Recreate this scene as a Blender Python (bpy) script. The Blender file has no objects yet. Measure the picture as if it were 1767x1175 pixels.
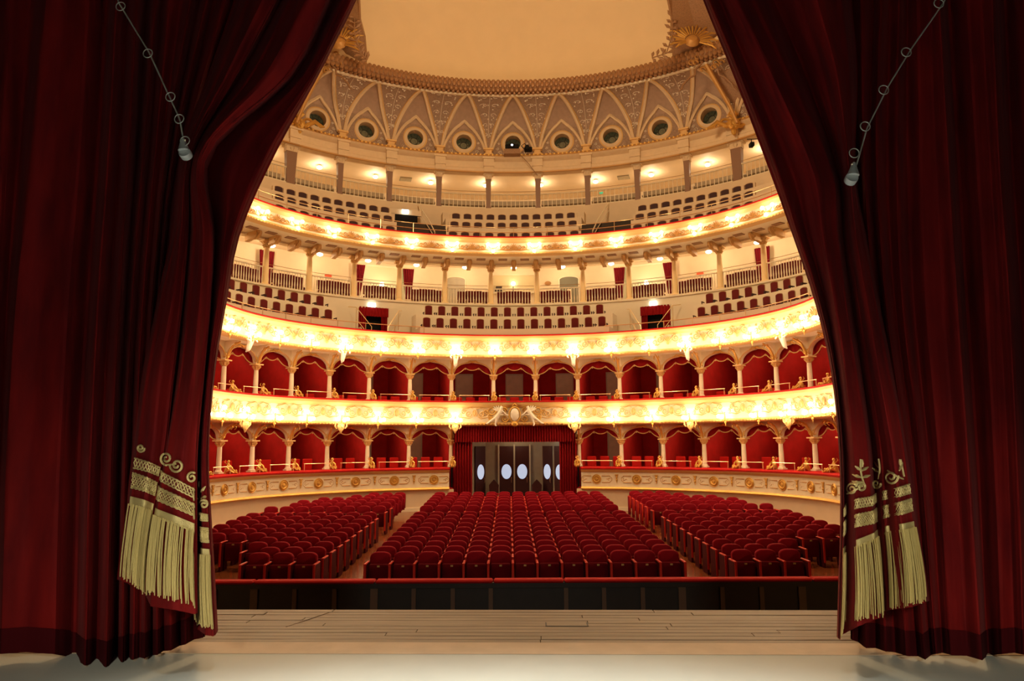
import bpy, bmesh, math, random
from math import sin, cos, pi, radians, degrees, sqrt, atan2
from mathutils import Vector, Matrix
random.seed(7)
scene = bpy.context.scene
COL = scene.collection

# ------------------------------------------------------------------ camera
CAM = Vector((0.452, 0.0, 1.65))
FPX, PITCH, YAW, ROLL = 1200.0, 0.147, -0.02553, -0.00524
fwd = Vector((sin(YAW)*cos(PITCH), cos(YAW)*cos(PITCH), sin(PITCH)))
r0 = Vector((cos(YAW), -sin(YAW), 0)); u0 = r0.cross(fwd)
RT = r0*cos(ROLL) + u0*sin(ROLL); UP = u0*cos(ROLL) - r0*sin(ROLL)
cd = bpy.data.cameras.new('camera'); cam = bpy.data.objects.new('camera', cd); COL.objects.link(cam)
cam.matrix_world = Matrix(((RT.x, UP.x, -fwd.x, CAM.x), (RT.y, UP.y, -fwd.y, CAM.y), (RT.z, UP.z, -fwd.z, CAM.z), (0, 0, 0, 1)))
cd.sensor_width = 36; cd.lens = 36*FPX/1767; cd.clip_end = 300; cd.clip_start = 0.05
scene.camera = cam
# ------------------------------------------------------------------ world, exposure, stage light
w = bpy.data.worlds.new('world'); scene.world = w; w.use_nodes = True
w.node_tree.nodes['Background'].inputs[0].default_value = (1.0, 0.7, 0.45, 1)
w.node_tree.nodes['Background'].inputs[1].default_value = 0.004
vs = scene.view_settings
vs.view_transform = 'Standard'; vs.look = 'None'; vs.gamma = 1; vs.use_curve_mapping = False; vs.exposure = 0.0
WARM = (1.0, 0.72, 0.40); WARM2 = (1.0, 0.77, 0.48)
P_SCONCE, P_SCONCE4, P_CEIL3, P_CEIL4, P_STAGE = 50.0, 20.0, 44.0, 64.0, 8500.0

def light(name, kind, loc, power, color, size=0.1, rot=None, **kw):
    l = bpy.data.lights.new(name, kind); l.energy = power; l.color = color
    if kind == 'AREA': l.size = size
    else: l.shadow_soft_size = size
    for k, v in kw.items(): setattr(l, k, v)
    o = bpy.data.objects.new(name, l); o.location = loc
    if rot is not None: o.rotation_euler = rot
    COL.objects.link(o); return o
# work light over the stage, behind the camera
def aim(o, tgt):
    o.rotation_euler = (Vector(tgt) - o.location).to_track_quat('-Z', 'Y').to_euler()
sl = light('stage_work_light', 'SPOT', (0.3, 1.0, 8.5), P_STAGE, (1.0, 1.0, 0.93), 0.35, spot_size=radians(63), spot_blend=0.55)
aim(sl, (0.3, 1.0, 0))
for sx in (-1, 1):
    s2 = light('stage_side_light', 'SPOT', (0.4+sx*1.6, -0.6, 2.6), 760, (1.0, 0.92, 0.72), 0.25, spot_size=radians(50), spot_blend=1.0)
    aim(s2, (0.4+sx*2.35, 5.3, -0.1))
# unseen fill lamp high in the hall, brightens the ceiling and upper tiers
light('upper_hall_fill', 'POINT', (0.0, 19.0, 18.0), 4200, (1.0, 0.70, 0.40), 1.2)

# ------------------------------------------------------------------ materials
def nt(m): return m.node_tree.nodes, m.node_tree.links
def mat(name, col, rough=0.6, metal=0.0, sheen=0.0, noise=None, bump=None, spec=0.5, emit=None, estr=0.0, col2=None, coat=0.0):
    m = bpy.data.materials.new(name); m.use_nodes = True
    N, L = nt(m); b = N['Principled BSDF']
    b.inputs['Base Color'].default_value = (*col, 1); b.inputs['Roughness'].default_value = rough
    b.inputs['Metallic'].default_value = metal; b.inputs['Specular IOR Level'].default_value = spec
    if sheen: b.inputs['Sheen Weight'].default_value = sheen; b.inputs['Sheen Roughness'].default_value = 0.35; b.inputs['Sheen Tint'].default_value = (1, .35, .35, 1)
    if coat: b.inputs['Coat Weight'].default_value = coat
    if emit: b.inputs['Emission Color'].default_value = (*emit, 1); b.inputs['Emission Strength'].default_value = estr
    tc = None
    if noise or bump:
        tc = N.new('ShaderNodeTexCoord')
    if noise:
        sc, amt = noise
        n = N.new('ShaderNodeTexNoise'); n.inputs['Scale'].default_value = sc; n.inputs['Detail'].default_value = 5
        L.new(tc.outputs['Object'], n.inputs['Vector'])
        r = N.new('ShaderNodeValToRGB')
        c2 = col2 or tuple(c*(1-amt) for c in col)
        r.color_ramp.elements[0].position = .35; r.color_ramp.elements[1].position = .65
        r.color_ramp.elements[0].color = (*c2, 1); r.color_ramp.elements[1].color = (*col, 1)
        L.new(n.outputs['Fac'], r.inputs['Fac']); L.new(r.outputs['Color'], b.inputs['Base Color'])
    if bump:
        sc, st = bump
        n2 = N.new('ShaderNodeTexNoise'); n2.inputs['Scale'].default_value = sc; n2.inputs['Detail'].default_value = 4
        L.new(tc.outputs['Object'], n2.inputs['Vector'])
        bp = N.new('ShaderNodeBump'); bp.inputs['Strength'].default_value = st; bp.inputs['Distance'].default_value = 0.02
        L.new(n2.outputs['Fac'], bp.inputs['Height']); L.new(bp.outputs['Normal'], b.inputs['Normal'])
    if estr: m.cycles.emission_sampling = 'NONE'
    return m
M = {}
M['cream'] = mat('cream_stucco', (.86, .74, .53), .55, noise=(6, .06))
M['creamwall'] = mat('cream_painted_wall', (.78, .62, .42), .7, noise=(2, .05))
M['pale'] = mat('pale_paint', (.82, .72, .52), .6)
M['yellow'] = mat('yellow_stucco', (.95, .70, .34), .5)
M['gold'] = mat('gilding', (.72, .42, .10), .38, .55, bump=(60, .3))
M['goldrelief'] = mat('gold_relief', (.52, .27, .075), .5, .25)
M['goldpale'] = mat('pale_gilding', (.72, .45, .17), .5, .15)
M['brown'] = mat('brown_stucco', (.36, .19, .09), .6, noise=(20, .3))
M['mauve'] = mat('mauve_brown_stucco', (.42, .275, .19), .7, noise=(5, .12))
M['mauvepanel'] = mat('speckled_panel', (.40, .26, .175), .7, noise=(14, .3))
M['silver'] = mat('silver_floral_relief', (.78, .66, .52), .5)
M['colbrown'] = mat('brown_column_paint', (.25, .125, .065), .5)
M['velvet'] = mat('red_velvet', (.50, .012, .010), .8, noise=(3, .2), spec=.15)
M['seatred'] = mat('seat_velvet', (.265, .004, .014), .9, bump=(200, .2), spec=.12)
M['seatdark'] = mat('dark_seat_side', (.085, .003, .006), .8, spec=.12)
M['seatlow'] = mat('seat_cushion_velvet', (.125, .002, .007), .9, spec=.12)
M['seatwood'] = mat('red_lacquered_wood', (.62, .030, .014), .55, spec=.3)
M['boxred'] = mat('crimson_box_lining', (.50, .014, .012), .75, noise=(3, .18), spec=.2)
M['doorgrey2'] = mat('box_door_paint', (.80, .66, .46), .6, noise=(4, .1))
M['darkred'] = mat('dark_red_cloth', (.27, .007, .009), .85, spec=.1)
M['chairred'] = mat('bright_red_upholstery', (.75, .02, .015), .7, spec=.2)
M['doorgrey'] = mat('grey_beige_door_paint', (.40, .33, .23), .6, noise=(4, .1))
M['doorframe'] = mat('pale_door_frame', (.62, .54, .38), .55)
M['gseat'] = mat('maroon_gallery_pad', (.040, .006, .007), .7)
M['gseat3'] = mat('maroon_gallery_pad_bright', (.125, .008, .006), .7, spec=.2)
M['gwood'] = mat('varnished_wood', (.36, .18, .06), .4)
M['dark'] = mat('dark_brown_panel', (.022, .013, .009), .5, noise=(5, .3))
M['pitframe'] = mat('brown_wood_frame', (.13, .070, .038), .5)
M['black'] = mat('black', (.010, .009, .008), .7, spec=.1)
M['brass'] = mat('brass_rail', (.86, .66, .36), .3, .8)
M['glassgreen'] = mat('dark_green_glass', (.085, .110, .075), .12, spec=.8, noise=(9, .5))
M['tan'] = mat('tan_stucco', (.76, .57, .35), .6, noise=(5, .06))
M['bench'] = mat('bench_paint', (.46, .37, .25), .6)
M['leaf'] = mat('bronze_garland', (.36, .18, .075), .5, .2)
M['maroon'] = mat('maroon_door_curtain', (.13, .005, .008), .9, spec=.1)
M['ceil'] = mat('ceiling_paint', (.80, .60, .34), .8, noise=(1.2, .03))
M['whitefig'] = mat('white_plaster_figure', (.86, .78, .64), .5)
M['bulb'] = mat('lit_bulb', (1, .9, .7), .5, emit=(1, .82, .55), estr=14)
M['lamp'] = mat('lit_ceiling_globe', (1, .9, .7), .5, emit=(1, .85, .62), estr=9)
M['sign'] = mat('lit_exit_sign', (.8, 1, .95), .5, emit=(.85, 1, .97), estr=4)
M['oval'] = mat('daylit_oval_pane', (.5, .6, .8), .3, emit=(.62, .75, 1.0), estr=.6)
M['darkdoor'] = mat('dark_maroon_door', (.060, .012, .010), .4)
M['curtain'] = None
M['braid'] = mat('gold_braid', (.66, .52, .22), .42, .4, bump=(160, .5))
M['thread'] = mat('gold_fringe_thread', (.64, .49, .18), .36, .45, bump=(300, .6))
M['cord'] = mat('grey_cord', (.26, .25, .22), .5)
M['metalgrey'] = mat('grey_metal', (.45, .47, .47), .45, .3)
M['grey'] = mat('grey_machine', (.060, .045, .035), .7, spec=.15)
M['stagegrey'] = mat('grey_stage_floor', (.50, .52, .46), .55, noise=(1.5, .08), bump=(30, .05))
M['strip'] = mat('light_wood_strip', (.55, .40, .26), .5, noise=(4, .15))
M['redsign'] = mat('red_notice', (.7, .10, .04), .5)

def curtain_mat():
    m = mat('red_stage_velvet', (.17, .004, .005), .8, spec=.12, sheen=.04)
    N, L = nt(m); b = N['Principled BSDF']; tc = N.new('ShaderNodeTexCoord')
    n = N.new('ShaderNodeTexNoise'); n.inputs['Scale'].default_value = 2.2; n.inputs['Detail'].default_value = 6
    mp = N.new('ShaderNodeMapping'); mp.inputs['Scale'].default_value = (3, 3, .7)
    L.new(tc.outputs['Object'], mp.inputs[0]); L.new(mp.outputs[0], n.inputs['Vector'])
    r = N.new('ShaderNodeValToRGB'); r.color_ramp.elements[0].color = (.088, .0022, .003, 1); r.color_ramp.elements[1].color = (.175, .0052, .0045, 1)
    r.color_ramp.elements[0].position = .3; r.color_ramp.elements[1].position = .7
    L.new(n.outputs['Fac'], r.inputs[0]); L.new(r.outputs[0], b.inputs['Base Color'])
    wv = N.new('ShaderNodeTexNoise'); wv.inputs['Scale'].default_value = 260
    L.new(tc.outputs['Object'], wv.inputs['Vector'])
    bp = N.new('ShaderNodeBump'); bp.inputs['Strength'].default_value = .25; bp.inputs['Distance'].default_value = .01
    L.new(wv.outputs['Fac'], bp.inputs['Height']); L.new(bp.outputs['Normal'], b.inputs['Normal'])
    return m
M['curtain'] = curtain_mat()
M['hem'] = mat('dark_curtain_hem', (.05, .0015, .003), .9, spec=.1)

def plank_mat(name, c1, c2, c3, rough, sx, sy, coat=0.0):
    m = mat(name, c1, rough, coat=coat); N, L = nt(m); b = N['Principled BSDF']
    tc = N.new('ShaderNodeTexCoord'); mp = N.new('ShaderNodeMapping'); mp.inputs['Scale'].default_value = (sx, sy, 1)
    L.new(tc.outputs['Object'], mp.inputs[0])
    n = N.new('ShaderNodeTexNoise'); n.inputs['Scale'].default_value = 3; n.inputs['Detail'].default_value = 8
    L.new(mp.outputs[0], n.inputs['Vector'])
    r = N.new('ShaderNodeValToRGB'); e = r.color_ramp.elements
    e[0].position = .3; e[0].color = (*c3, 1); e[1].position = .7; e[1].color = (*c1, 1); q = e.new(.5); q.color = (*c2, 1)
    L.new(n.outputs['Fac'], r.inputs[0]); L.new(r.outputs[0], b.inputs['Base Color'])
    return m
M['parquet'] = plank_mat('orange_parquet', (.33, .095, .028), (.26, .068, .02), (.18, .045, .013), .24, 6, .8, .2)
M['boards'] = plank_mat('worn_stage_boards', (.32, .235, .155), (.22, .155, .10), (.15, .10, .066), .5, .5, 12)

# ------------------------------------------------------------------ mesh helpers
class MB:
    def __init__(s): s.v = []; s.f = []
    def add(s, vs_, fs):
        o = len(s.v); s.v += [tuple(x) for x in vs_]; s.f += [tuple(i+o for i in f) for f in fs]; return s
    def box(s, x0, x1, y0, y1, z0, z1, mx=None, bev=0.0):
        if bev <= 0:
            c = [(x0, y0, z0), (x1, y0, z0), (x1, y1, z0), (x0, y1, z0), (x0, y0, z1), (x1, y0, z1), (x1, y1, z1), (x0, y1, z1)]
            fs = [(0, 3, 2, 1), (4, 5, 6, 7), (0, 1, 5, 4), (1, 2, 6, 5), (2, 3, 7, 6), (3, 0, 4, 7)]
        else:
            b = min(bev, (x1-x0)/2.01, (y1-y0)/2.01, (z1-z0)/2.01); c = []; fs = []
            # chamfered box: rings
            def ring(x0, x1, y0, y1, z, k):
                return [(x0+k, y0, z), (x1-k, y0, z), (x1, y0+k, z), (x1, y1-k, z), (x1-k, y1, z), (x0+k, y1, z), (x0, y1-k, z), (x0, y0+k, z)]
            R = [ring(x0+b, x1-b, y0+b, y1-b, z0, 0), ring(x0, x1, y0, y1, z0+b, b), ring(x0, x1, y0, y1, z1-b, b), ring(x0+b, x1-b, y0+b, y1-b, z1, 0)]
            for r in R: c += r
            for i in range(3):
                for j in range(8):
                    k = (j+1) % 8; fs.append((i*8+j, i*8+k, i*8+8+k, i*8+8+j))
            fs.append(tuple(range(7, -1, -1))); fs.append(tuple(range(24, 32)))
        if mx is not None: c = [mx @ Vector(p) for p in c]
        return s.add(c, fs)
    def tube(s, pts, r, n=5, cap=True, flat=1.0, closed=False):
        pts = [Vector(p) for p in pts]; m = len(pts); rs = r if isinstance(r, (list, tuple)) else [r]*m
        vs_ = []; prev = None
        for i in range(m):
            if closed: t = pts[(i+1) % m]-pts[i-1]
            else: t = pts[min(i+1, m-1)]-pts[max(i-1, 0)]
            if t.length < 1e-9: t = Vector((0, 0, 1))
            t.normalize()
            if prev is None:
                a = Vector((0, 0, 1)) if abs(t.z) < .9 else Vector((0, 1, 0)); u = t.cross(a).normalized()
            else:
                u = prev - t*prev.dot(t)
                u = u.normalized() if u.length > 1e-6 else t.orthogonal().normalized()
            prev = u; v = t.cross(u)
            for k in range(n):
                a = 2*pi*k/n; vs_.append(pts[i]+(u*cos(a)+v*sin(a)*flat)*rs[i])
        fs = []
        for i in range(m if closed else m-1):
            j = (i+1) % m
            for k in range(n):
                fs.append((i*n+k, i*n+(k+1) % n, j*n+(k+1) % n, j*n+k))
        if cap and not closed:
            fs.append(tuple(range(n-1, -1, -1))); fs.append(tuple((m-1)*n+k for k in range(n)))
        return s.add(vs_, fs)
    def lathe(s, prof, n=10, mx=None, sx=1.0, sy=1.0):
        vs_ = []
        for (r, z) in prof:
            for k in range(n): vs_.append(Vector((r*cos(2*pi*k/n)*sx, r*sin(2*pi*k/n)*sy, z)))
        if mx is not None: vs_ = [mx @ p for p in vs_]
        m = len(prof); fs = []
        for i in range(m-1):
            for k in range(n): fs.append((i*n+k, i*n+(k+1) % n, (i+1)*n+(k+1) % n, (i+1)*n+k))
        fs.append(tuple(range(n-1, -1, -1))); fs.append(tuple((m-1)*n+k for k in range(n)))
        return s.add(vs_, fs)
    def ball(s, c, r, n=8, sc=(1, 1, 1)):
        k = 5
        prof = [(max(1e-3, sin(pi*i/k)), -cos(pi*i/k)) for i in range(k+1)]
        mx = Matrix.Translation(Vector(c)) @ Matrix.Diagonal((r*sc[0], r*sc[1], r*sc[2], 1))
        return s.lathe(prof, n, mx)
    def grid(s, fn, nu, nv):
        vs_ = [fn(i/nu, j/nv) for j in range(nv+1) for i in range(nu+1)]
        fs = [(j*(nu+1)+i, j*(nu+1)+i+1, (j+1)*(nu+1)+i+1, (j+1)*(nu+1)+i) for j in range(nv) for i in range(nu)]
        return s.add(vs_, fs)
    def extrude(s, poly, y0, y1, mx=None):
        """polygon in XZ, extruded along Y"""
        n = len(poly); c = [Vector((x, y0, z)) for x, z in poly]+[Vector((x, y1, z)) for x, z in poly]
        if mx is not None: c = [mx @ p for p in c]
        fs = [tuple(range(n)), tuple(range(2*n-1, n-1, -1))]+[(i, i+n, (i+1) % n+n, (i+1) % n) for i in range(n)]
        return s.add(c, fs)
    def mesh(s, name, m, smooth=True, angle=35):
        me = bpy.data.meshes.new(name); me.from_pydata(s.v, [], s.f); me.materials.append(m)
        bm = bmesh.new(); bm.from_mesh(me); bmesh.ops.recalc_face_normals(bm, faces=bm.faces)
        if smooth:
            ca = radians(angle)
            for f in bm.faces: f.smooth = True
            for e in bm.edges:
                if len(e.link_faces) == 2 and e.calc_face_angle(0) > ca: e.smooth = False
        bm.to_mesh(me); bm.free(); me.update(); return me

def link(name, me, parent=None, loc=None, rotz=None, kind=None, label=None):
    o = bpy.data.objects.new(name, me); COL.objects.link(o)
    if parent is not None: o.parent = parent
    if loc is not None: o.location = loc
    if rotz is not None: o.rotation_euler = (0, 0, rotz)
    if kind: o['kind'] = kind
    if label: o['label'] = label
    return o
def thing(name, label, cat, loc=(0, 0, 0), rotz=0, group=None):
    o = bpy.data.objects.new(name, None); COL.objects.link(o); o.location = loc; o.rotation_euler = (0, 0, rotz)
    o.empty_display_size = .1
    o['label'] = label; o['category'] = cat
    if group: o['group'] = group
    return o
def tag(o, label, cat, group=None, kind=None):
    o['label'] = label; o['category'] = cat
    if group: o['group'] = group
    if kind: o['kind'] = kind
    return o
def struct(name, mb, m, parent=None, smooth=True, label=None, cat=None):
    o = link(name, mb.mesh(name, m, smooth), parent)
    if parent is None: o['kind'] = 'structure'
    if label: o['label'] = label
    if cat: o['category'] = cat
    return o
ORD = ['', 'first', 'second', 'third', 'fourth', 'fifth', 'sixth', 'seventh', 'eighth', 'ninth', 'tenth', 'eleventh', 'twelfth', 'thirteenth', 'fourteenth', 'fifteenth', 'sixteenth', 'seventeenth', 'eighteenth']

# ------------------------------------------------------------------ the horseshoe
EA, EB, YC, T0 = 10.587, 8.24, 23.76, -1.4
def E(t, s, z):
    a = t+T0
    if abs(a) <= 90:
        q = radians(a); return Vector(((EA+s)*sin(q), YC+(EB+s)*cos(q), z))
    sg = 1 if a > 0 else -1
    return Vector((sg*(EA+s), YC-(abs(a)-90)*.18, z))
def rotz(t):
    a = t+T0
    if abs(a) > 90: return -radians(90)*(1 if a > 0 else -1)
    q = radians(a); return -atan2(EB*sin(q), EA*cos(q))
def at(x, y, Y):
    """world point on the sight line of photo pixel (x, y) at distance Y into the house"""
    d = fwd + RT*((x-883.5)/FPX) - UP*((y-587.5)/FPX); return CAM + d*(Y/d.y)
def sweep(prof, t0, t1, dt=2.0, closed=True):
    """sweep an (s,z) profile along the horseshoe"""
    mb = MB(); n = max(2, int(round((t1-t0)/dt))); m = len(prof); vs_ = []
    for i in range(n+1):
        t = t0+(t1-t0)*i/n
        for s, z in prof: vs_.append(E(t, s, z))
    fs = []
    for i in range(n):
        for k in range(m if closed else m-1):
            a = i*m+k; b = i*m+(k+1) % m; fs.append((a, b, b+m, a+m))
    if closed: fs.append(tuple(range(m-1, -1, -1))); fs.append(tuple(n*m+k for k in range(m)))
    mb.add(vs_, fs); return mb
def box_prof(s0, s1, z0, z1): return [(s0, z0), (s1, z0), (s1, z1), (s0, z1)]
TM = 108
def side(t): return 'left' if t < 0 else 'right'

# ------------------------------------------------------------------ shell of the hall
def hall_floor_z(y): return -1.74+.0308*(y-16.4)
mb = MB(); mb.grid(lambda u, v: Vector((-13+26*u, 14.2+26*v, hall_floor_z(14.2+26*v))), 4, 8)
struct('floor', mb, M['parquet'], label='glossy orange parquet floor of the stalls')
# flat ceiling above the ring
mb = MB(); mb.box(-14, 14, 5, 33, 26.3, 26.6)
struct('ceiling_flat', mb, M['ceil'])
struct('ceiling', sweep([(3.35, 20.8), (3.3, 21.6), (3.1, 22.6), (2.5, 23.9), (1.4, 25.0), (-.4, 25.8), (-3, 26.3), (-3, 26.6), (4.0, 26.6), (4.0, 20.8)], -TM, TM), M['ceil'], label='plain ochre painted ceiling')
# plain wall beneath the lowest boxes
for a, b, nm in ((-TM, -15.0, 'wall_left'), (15.0, TM, 'wall_right')):
    o = struct(nm, sweep(box_prof(.06, .16, -2.4, -.36), a, b), M['creamwall'])
    struct('skirting_board', sweep(box_prof(.02, .06, -2.4, -1.13), a, b), M['pale'], o)
# ---- tier front (parapets)
def tier_front(idx, zb, zl, s, label, ranges=((-TM, TM),)):
    root = thing('balcony_front', label, 'balcony', (0, 0, 0)); return root
def relief23():
    mb = MB()
    def spiral(cx, cz, r, turns, d, a0, rad=.022):
        pts = []; n = 20
        for i in range(n+1):
            q = i/n; a = a0+d*2*pi*turns*q; rr = r*(1-.86*q); pts.append((cx+rr*cos(a), -.01, cz+rr*sin(a)))
        mb.tube(pts, [rad*(1-.4*i/n) for i in range(n+1)], 4)
    for sx in (-1, 1):
        spiral(sx*.36, .03, .17, 1.6, sx, pi/2 if True else 0)
        spiral(sx*.62, -.08, .12, 1.4, -sx, -pi/2)
        mb.tube([(sx*.14, -.01, .20), (sx*.24, -.015, .24), (sx*.36, -.01, .20)], [.01, .025, .015], 4)
        mb.tube([(sx*.36, -.01, -.14), (sx*.47, -.02, -.2), (sx*.62, -.01, -.2)], [.012, .022, .012], 4)
        for k in range(3):
            a = pi/2+sx*(k-1)*-.5-sx*.8
            mb.tube([(sx*.55+.0*k, -.01, .1), (sx*.55+.06*cos(a), -.02, .1+.06*sin(a)), (sx*.55+.12*cos(a), -.01, .1+.12*sin(a))], [.006, .02, .004], 4)
    for k in range(5):
        a = pi/2+(k-2)*.42
        mb.tube([(0, -.01, -.12), (.15*cos(a), -.03, -.12+.17*sin(a)), (.24*cos(a), -.01, -.12+.30*sin(a))], [.015, .038, .006], 4)
    mb.ball((0, -.02, -.14), .07, 8, (1, .5, 1))
    return mb
def relief2():
    mb = MB()
    mb.tube([(.10*cos(a), -.015, .02+.15*sin(a)) for a in [2*pi*i/14 for i in range(14)]], .018, 4, closed=True)
    mb.ball((0, -.0, .02), .1, 10, (.85, .35, 1.3))
    for sx in (-1, 1):
        for cx, cz, r, d, a0 in ((.30, -.02, .15, 1, pi), (.52, .07, .12, -1, pi), (.68, -.10, .1, 1, pi/2)):
            n = 18; pts = [(sx*(cx+r*(1-.85*i/n)*cos(a0+d*2*pi*1.5*i/n)), -.01, cz+r*(1-.85*i/n)*sin(a0+d*2*pi*1.5*i/n)) for i in range(n+1)]
            mb.tube(pts, [.02*(1-.4*i/n) for i in range(n+1)], 4)
        mb.tube([(sx*.1, -.01, -.15), (sx*.3, -.02, -.22), (sx*.55, -.01, -.17), (sx*.75, -.01, -.24)], [.01, .022, .02, .006], 4)
        mb.tube([(sx*.05, -.01, .2), (sx*.2, -.02, .26), (sx*.4, -.01, .2), (sx*.6, -.01, .25)], [.01, .022, .02, .006], 4)
    return mb
def relief4():
    mb = MB()
    for k in range(7):
        a = pi/2+(k-3)*.36; L = .30-.02*abs(k-3)
        mb.tube([(0, -.01, -.16), (.6*L*cos(a), -.03, -.16+.6*L*sin(a)), (L*cos(a), -.01, -.16+L*sin(a))], [.015, .032, .01], 4)
    for sx in (-1, 1):
        for cx, cz, r, d in ((.28, -.05, .13, 1), (.50, -.10, .10, -1)):
            n = 18; pts = [(sx*(cx+r*(1-.85*i/n)*cos(pi+d*2*pi*1.4*i/n)), -.01, cz+r*(1-.85*i/n)*sin(pi+d*2*pi*1.4*i/n)) for i in range(n+1)]
            mb.tube(pts, [.026*(1-.4*i/n) for i in range(n+1)], 4)
        mb.tube([(0, -.01, -.18), (sx*.3, -.02, -.2), (sx*.62, -.01, -.17), (sx*.8, -.01, -.2)], [.03, .03, .025, .006], 4)
        mb.tube([(sx*.62, -.01, -.15), (sx*.66, -.02, .0), (sx*.6, -.01, .1)], [.02, .018, .006], 4)
    return mb
def cartouche1(half):
    mb = MB()
    # frame line with notched ends, leaving the medallion free
    for sx in (half,):
        P = [(sx*.24, .14), (sx*.60, .14), (sx*.60, .10), (sx*.68, .06), (sx*.68, -.06), (sx*.60, -.10), (sx*.60, -.14), (sx*.24, -.14)]
        mb.tube([(x, -.01, z) for x, z in P], .017, 4)
        mb.tube([(sx*.42, -.005, .0), (sx*.50, -.005, .0)], .012, 4)
        mb.tube([(sx*.56+.05*cos(a), -.01, .05*sin(a)) for a in [2*pi*i/8*sx for i in range(7)]], .014, 4)
    return mb
def medallion1():
    mb = MB(); rx = Matrix.Rotation(pi/2, 4, 'X')
    mb.lathe([(.001, .05), (.05, .045), (.055, .02), (.10, .018), (.12, .045), (.15, .045), (.165, .02), (.18, .0)], 16, rx)
    mb.tube([(.195*cos(a), -.015, .195*sin(a)) for a in [2*pi*i/18 for i in range(18)]], .018, 4, closed=True)
    return mb
def pilaster1():
    mb = MB()
    mb.extrude([(-.05, .16), (.05, .16), (.03, .02), (.045, -.04), (.0, -.19), (-.045, -.04), (-.03, .02)], -.03, .0)
    mb.box(-.075, .075, -.045, 0, .15, .19)
    mb.ball((0, -.03, -.05), .035, 6); mb.ball((0, -.03, .06), .03, 6)
    return mb
ME = {}
ME['rel3'] = relief23().mesh('relief', M['goldpale']); ME['rel2'] = relief2().mesh('relief', M['goldpale']); ME['rel4'] = relief4().mesh('relief', M['goldrelief'])
ME['cartl'] = cartouche1(-1).mesh('cartouche', M['goldrelief']); ME['cartr'] = cartouche1(1).mesh('cartouche', M['goldrelief']); ME['med'] = medallion1().mesh('medallion', M['gold']); ME['pil'] = pilaster1().mesh('pilaster', M['gold'])

def beads(t0, t1, s, z, r, step, mb=None):
    mb = mb or MB(); t = t0
    while t < t1:
        mb.ball(E(t, s, z), r, 5, (1, 1, 1)); t += step
    return mb
# lowest tier: two wings either side of the central doors
for a, b, nm in ((-TM, -16.2, 'left'), (16.2, TM, 'right')):
    root = thing('balcony_front', 'cream parapet of the lowest boxes, %s of the central doors, with gold medallions' % nm, 'balcony')
    struct('parapet_panel', sweep(box_prof(0.0, .16, -.36, .50), a, b), M['cream'], root)
    struct('bottom_moulding', sweep([(.05, -.40), (-.04, -.38), (-.09, -.33), (-.05, -.27), (.05, -.25)], a, b), M['gold'], root)
    struct('top_moulding', sweep([(.05, .36), (-.03, .38), (-.06, .43), (-.10, .46), (-.10, .50), (.05, .50)], a, b), M['goldpale'], root)
    struct('velvet_ledge', sweep([(-.13, .50), (1.0, .50), (1.0, .60), (-.10, .60), (-.14, .56)], a, b), M['velvet'], root)
    k = 20
    sg = 1 if a > 0 else -1
    for j in range(9):
        t = sg*(20+10*j)
        if abs(t) > 100: break
        p = E(t, -.005, .07)
        link('cartouche', ME['cartl'], root, p, rotz(t)); link('cartouche', ME['cartr'], root, p, rotz(t)); link('medallion', ME['med'], root, p, rotz(t))
        t2 = sg*(25+10*j); link('pilaster', ME['pil'], root, E(t2, -.005, .09), rotz(t2))
def upper_front(zb, zl, s0, relief, lab, rel_list, h_rel, relscale):
    root = thing('balcony_front', lab, 'balcony')
    H = zl-zb
    struct('parapet_panel', sweep([(s0, zb+.12), (s0-.03, zb+.3*H), (s0, zl-.2), (s0+.2, zl-.2), (s0+.2, zb+.12)], -TM, TM), M['cream'], root)
    struct('bottom_moulding', sweep([(s0+.2, zb-.02), (s0-.02, zb-.02), (s0-.10, zb+.03), (s0-.12, zb+.09), (s0-.05, zb+.14), (s0+.2, zb+.14)], -TM, TM), M['goldpale'], root)
    struct('top_moulding', sweep([(s0+.2, zl-.24), (s0-.02, zl-.24), (s0-.05, zl-.16), (s0-.12, zl-.10), (s0-.14, zl), (s0+.2, zl)], -TM, TM), M['goldpale'], root)
    struct('velvet_ledge', sweep([(s0-.16, zl), (s0+1.1, zl), (s0+1.1, zl+.07), (s0-.13, zl+.07), (s0-.17, zl+.04)], -TM, TM), M['velvet'], root)
    b = beads(-95, 95, s0-.12, zb+.045, .03, .9); o = struct('bead_row', b, M['gold'], root); o['kind'] = 'stuff'
    for t in rel_list:
        link('relief', relief, root, E(t, s0-.045, h_rel), rotz(t))
    return root
f2 = upper_front(2.47, 3.50, -.10, ME['rel2'], 'lavish cream and gold parapet below the second row of boxes', [t for t in range(-90, 91, 10) if abs(t) > 5], 3.0, 1)
f3 = upper_front(5.55, 6.54, -.20, ME['rel3'], 'cream parapet with gilt scrolls above the second row of boxes', list(range(-90, 91, 10)), 6.07, 1)
f4 = upper_front(10.78, 11.62, 1.1, ME['rel4'], 'topmost curved parapet with golden fan reliefs under the upper gallery', list(range(-90, 91, 10)), 11.22, 1)

# ---- soffits beneath the overhanging fronts + slabs
struct('ceiling_soffit', sweep(box_prof(-.10, 5.2, 2.47, 2.60), -TM, TM), M['cream'], label='cream soffit over the lowest boxes')
struct('ceiling_soffit', sweep(box_prof(-.20, 5.2, 5.56, 5.70), -TM, TM), M['cream'], label='cream soffit over the second tier boxes')
struct('floor_boxes', sweep(box_prof(.16, 5.2, -.5, -.3), 15.2, TM), M['darkred']); struct('floor_boxes', sweep(box_prof(.16, 5.2, -.5, -.3), -TM, -15.2), M['darkred'])
struct('floor_boxes', sweep(box_prof(.2, 5.2, 2.6, 2.75), -TM, TM), M['darkred'])
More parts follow.
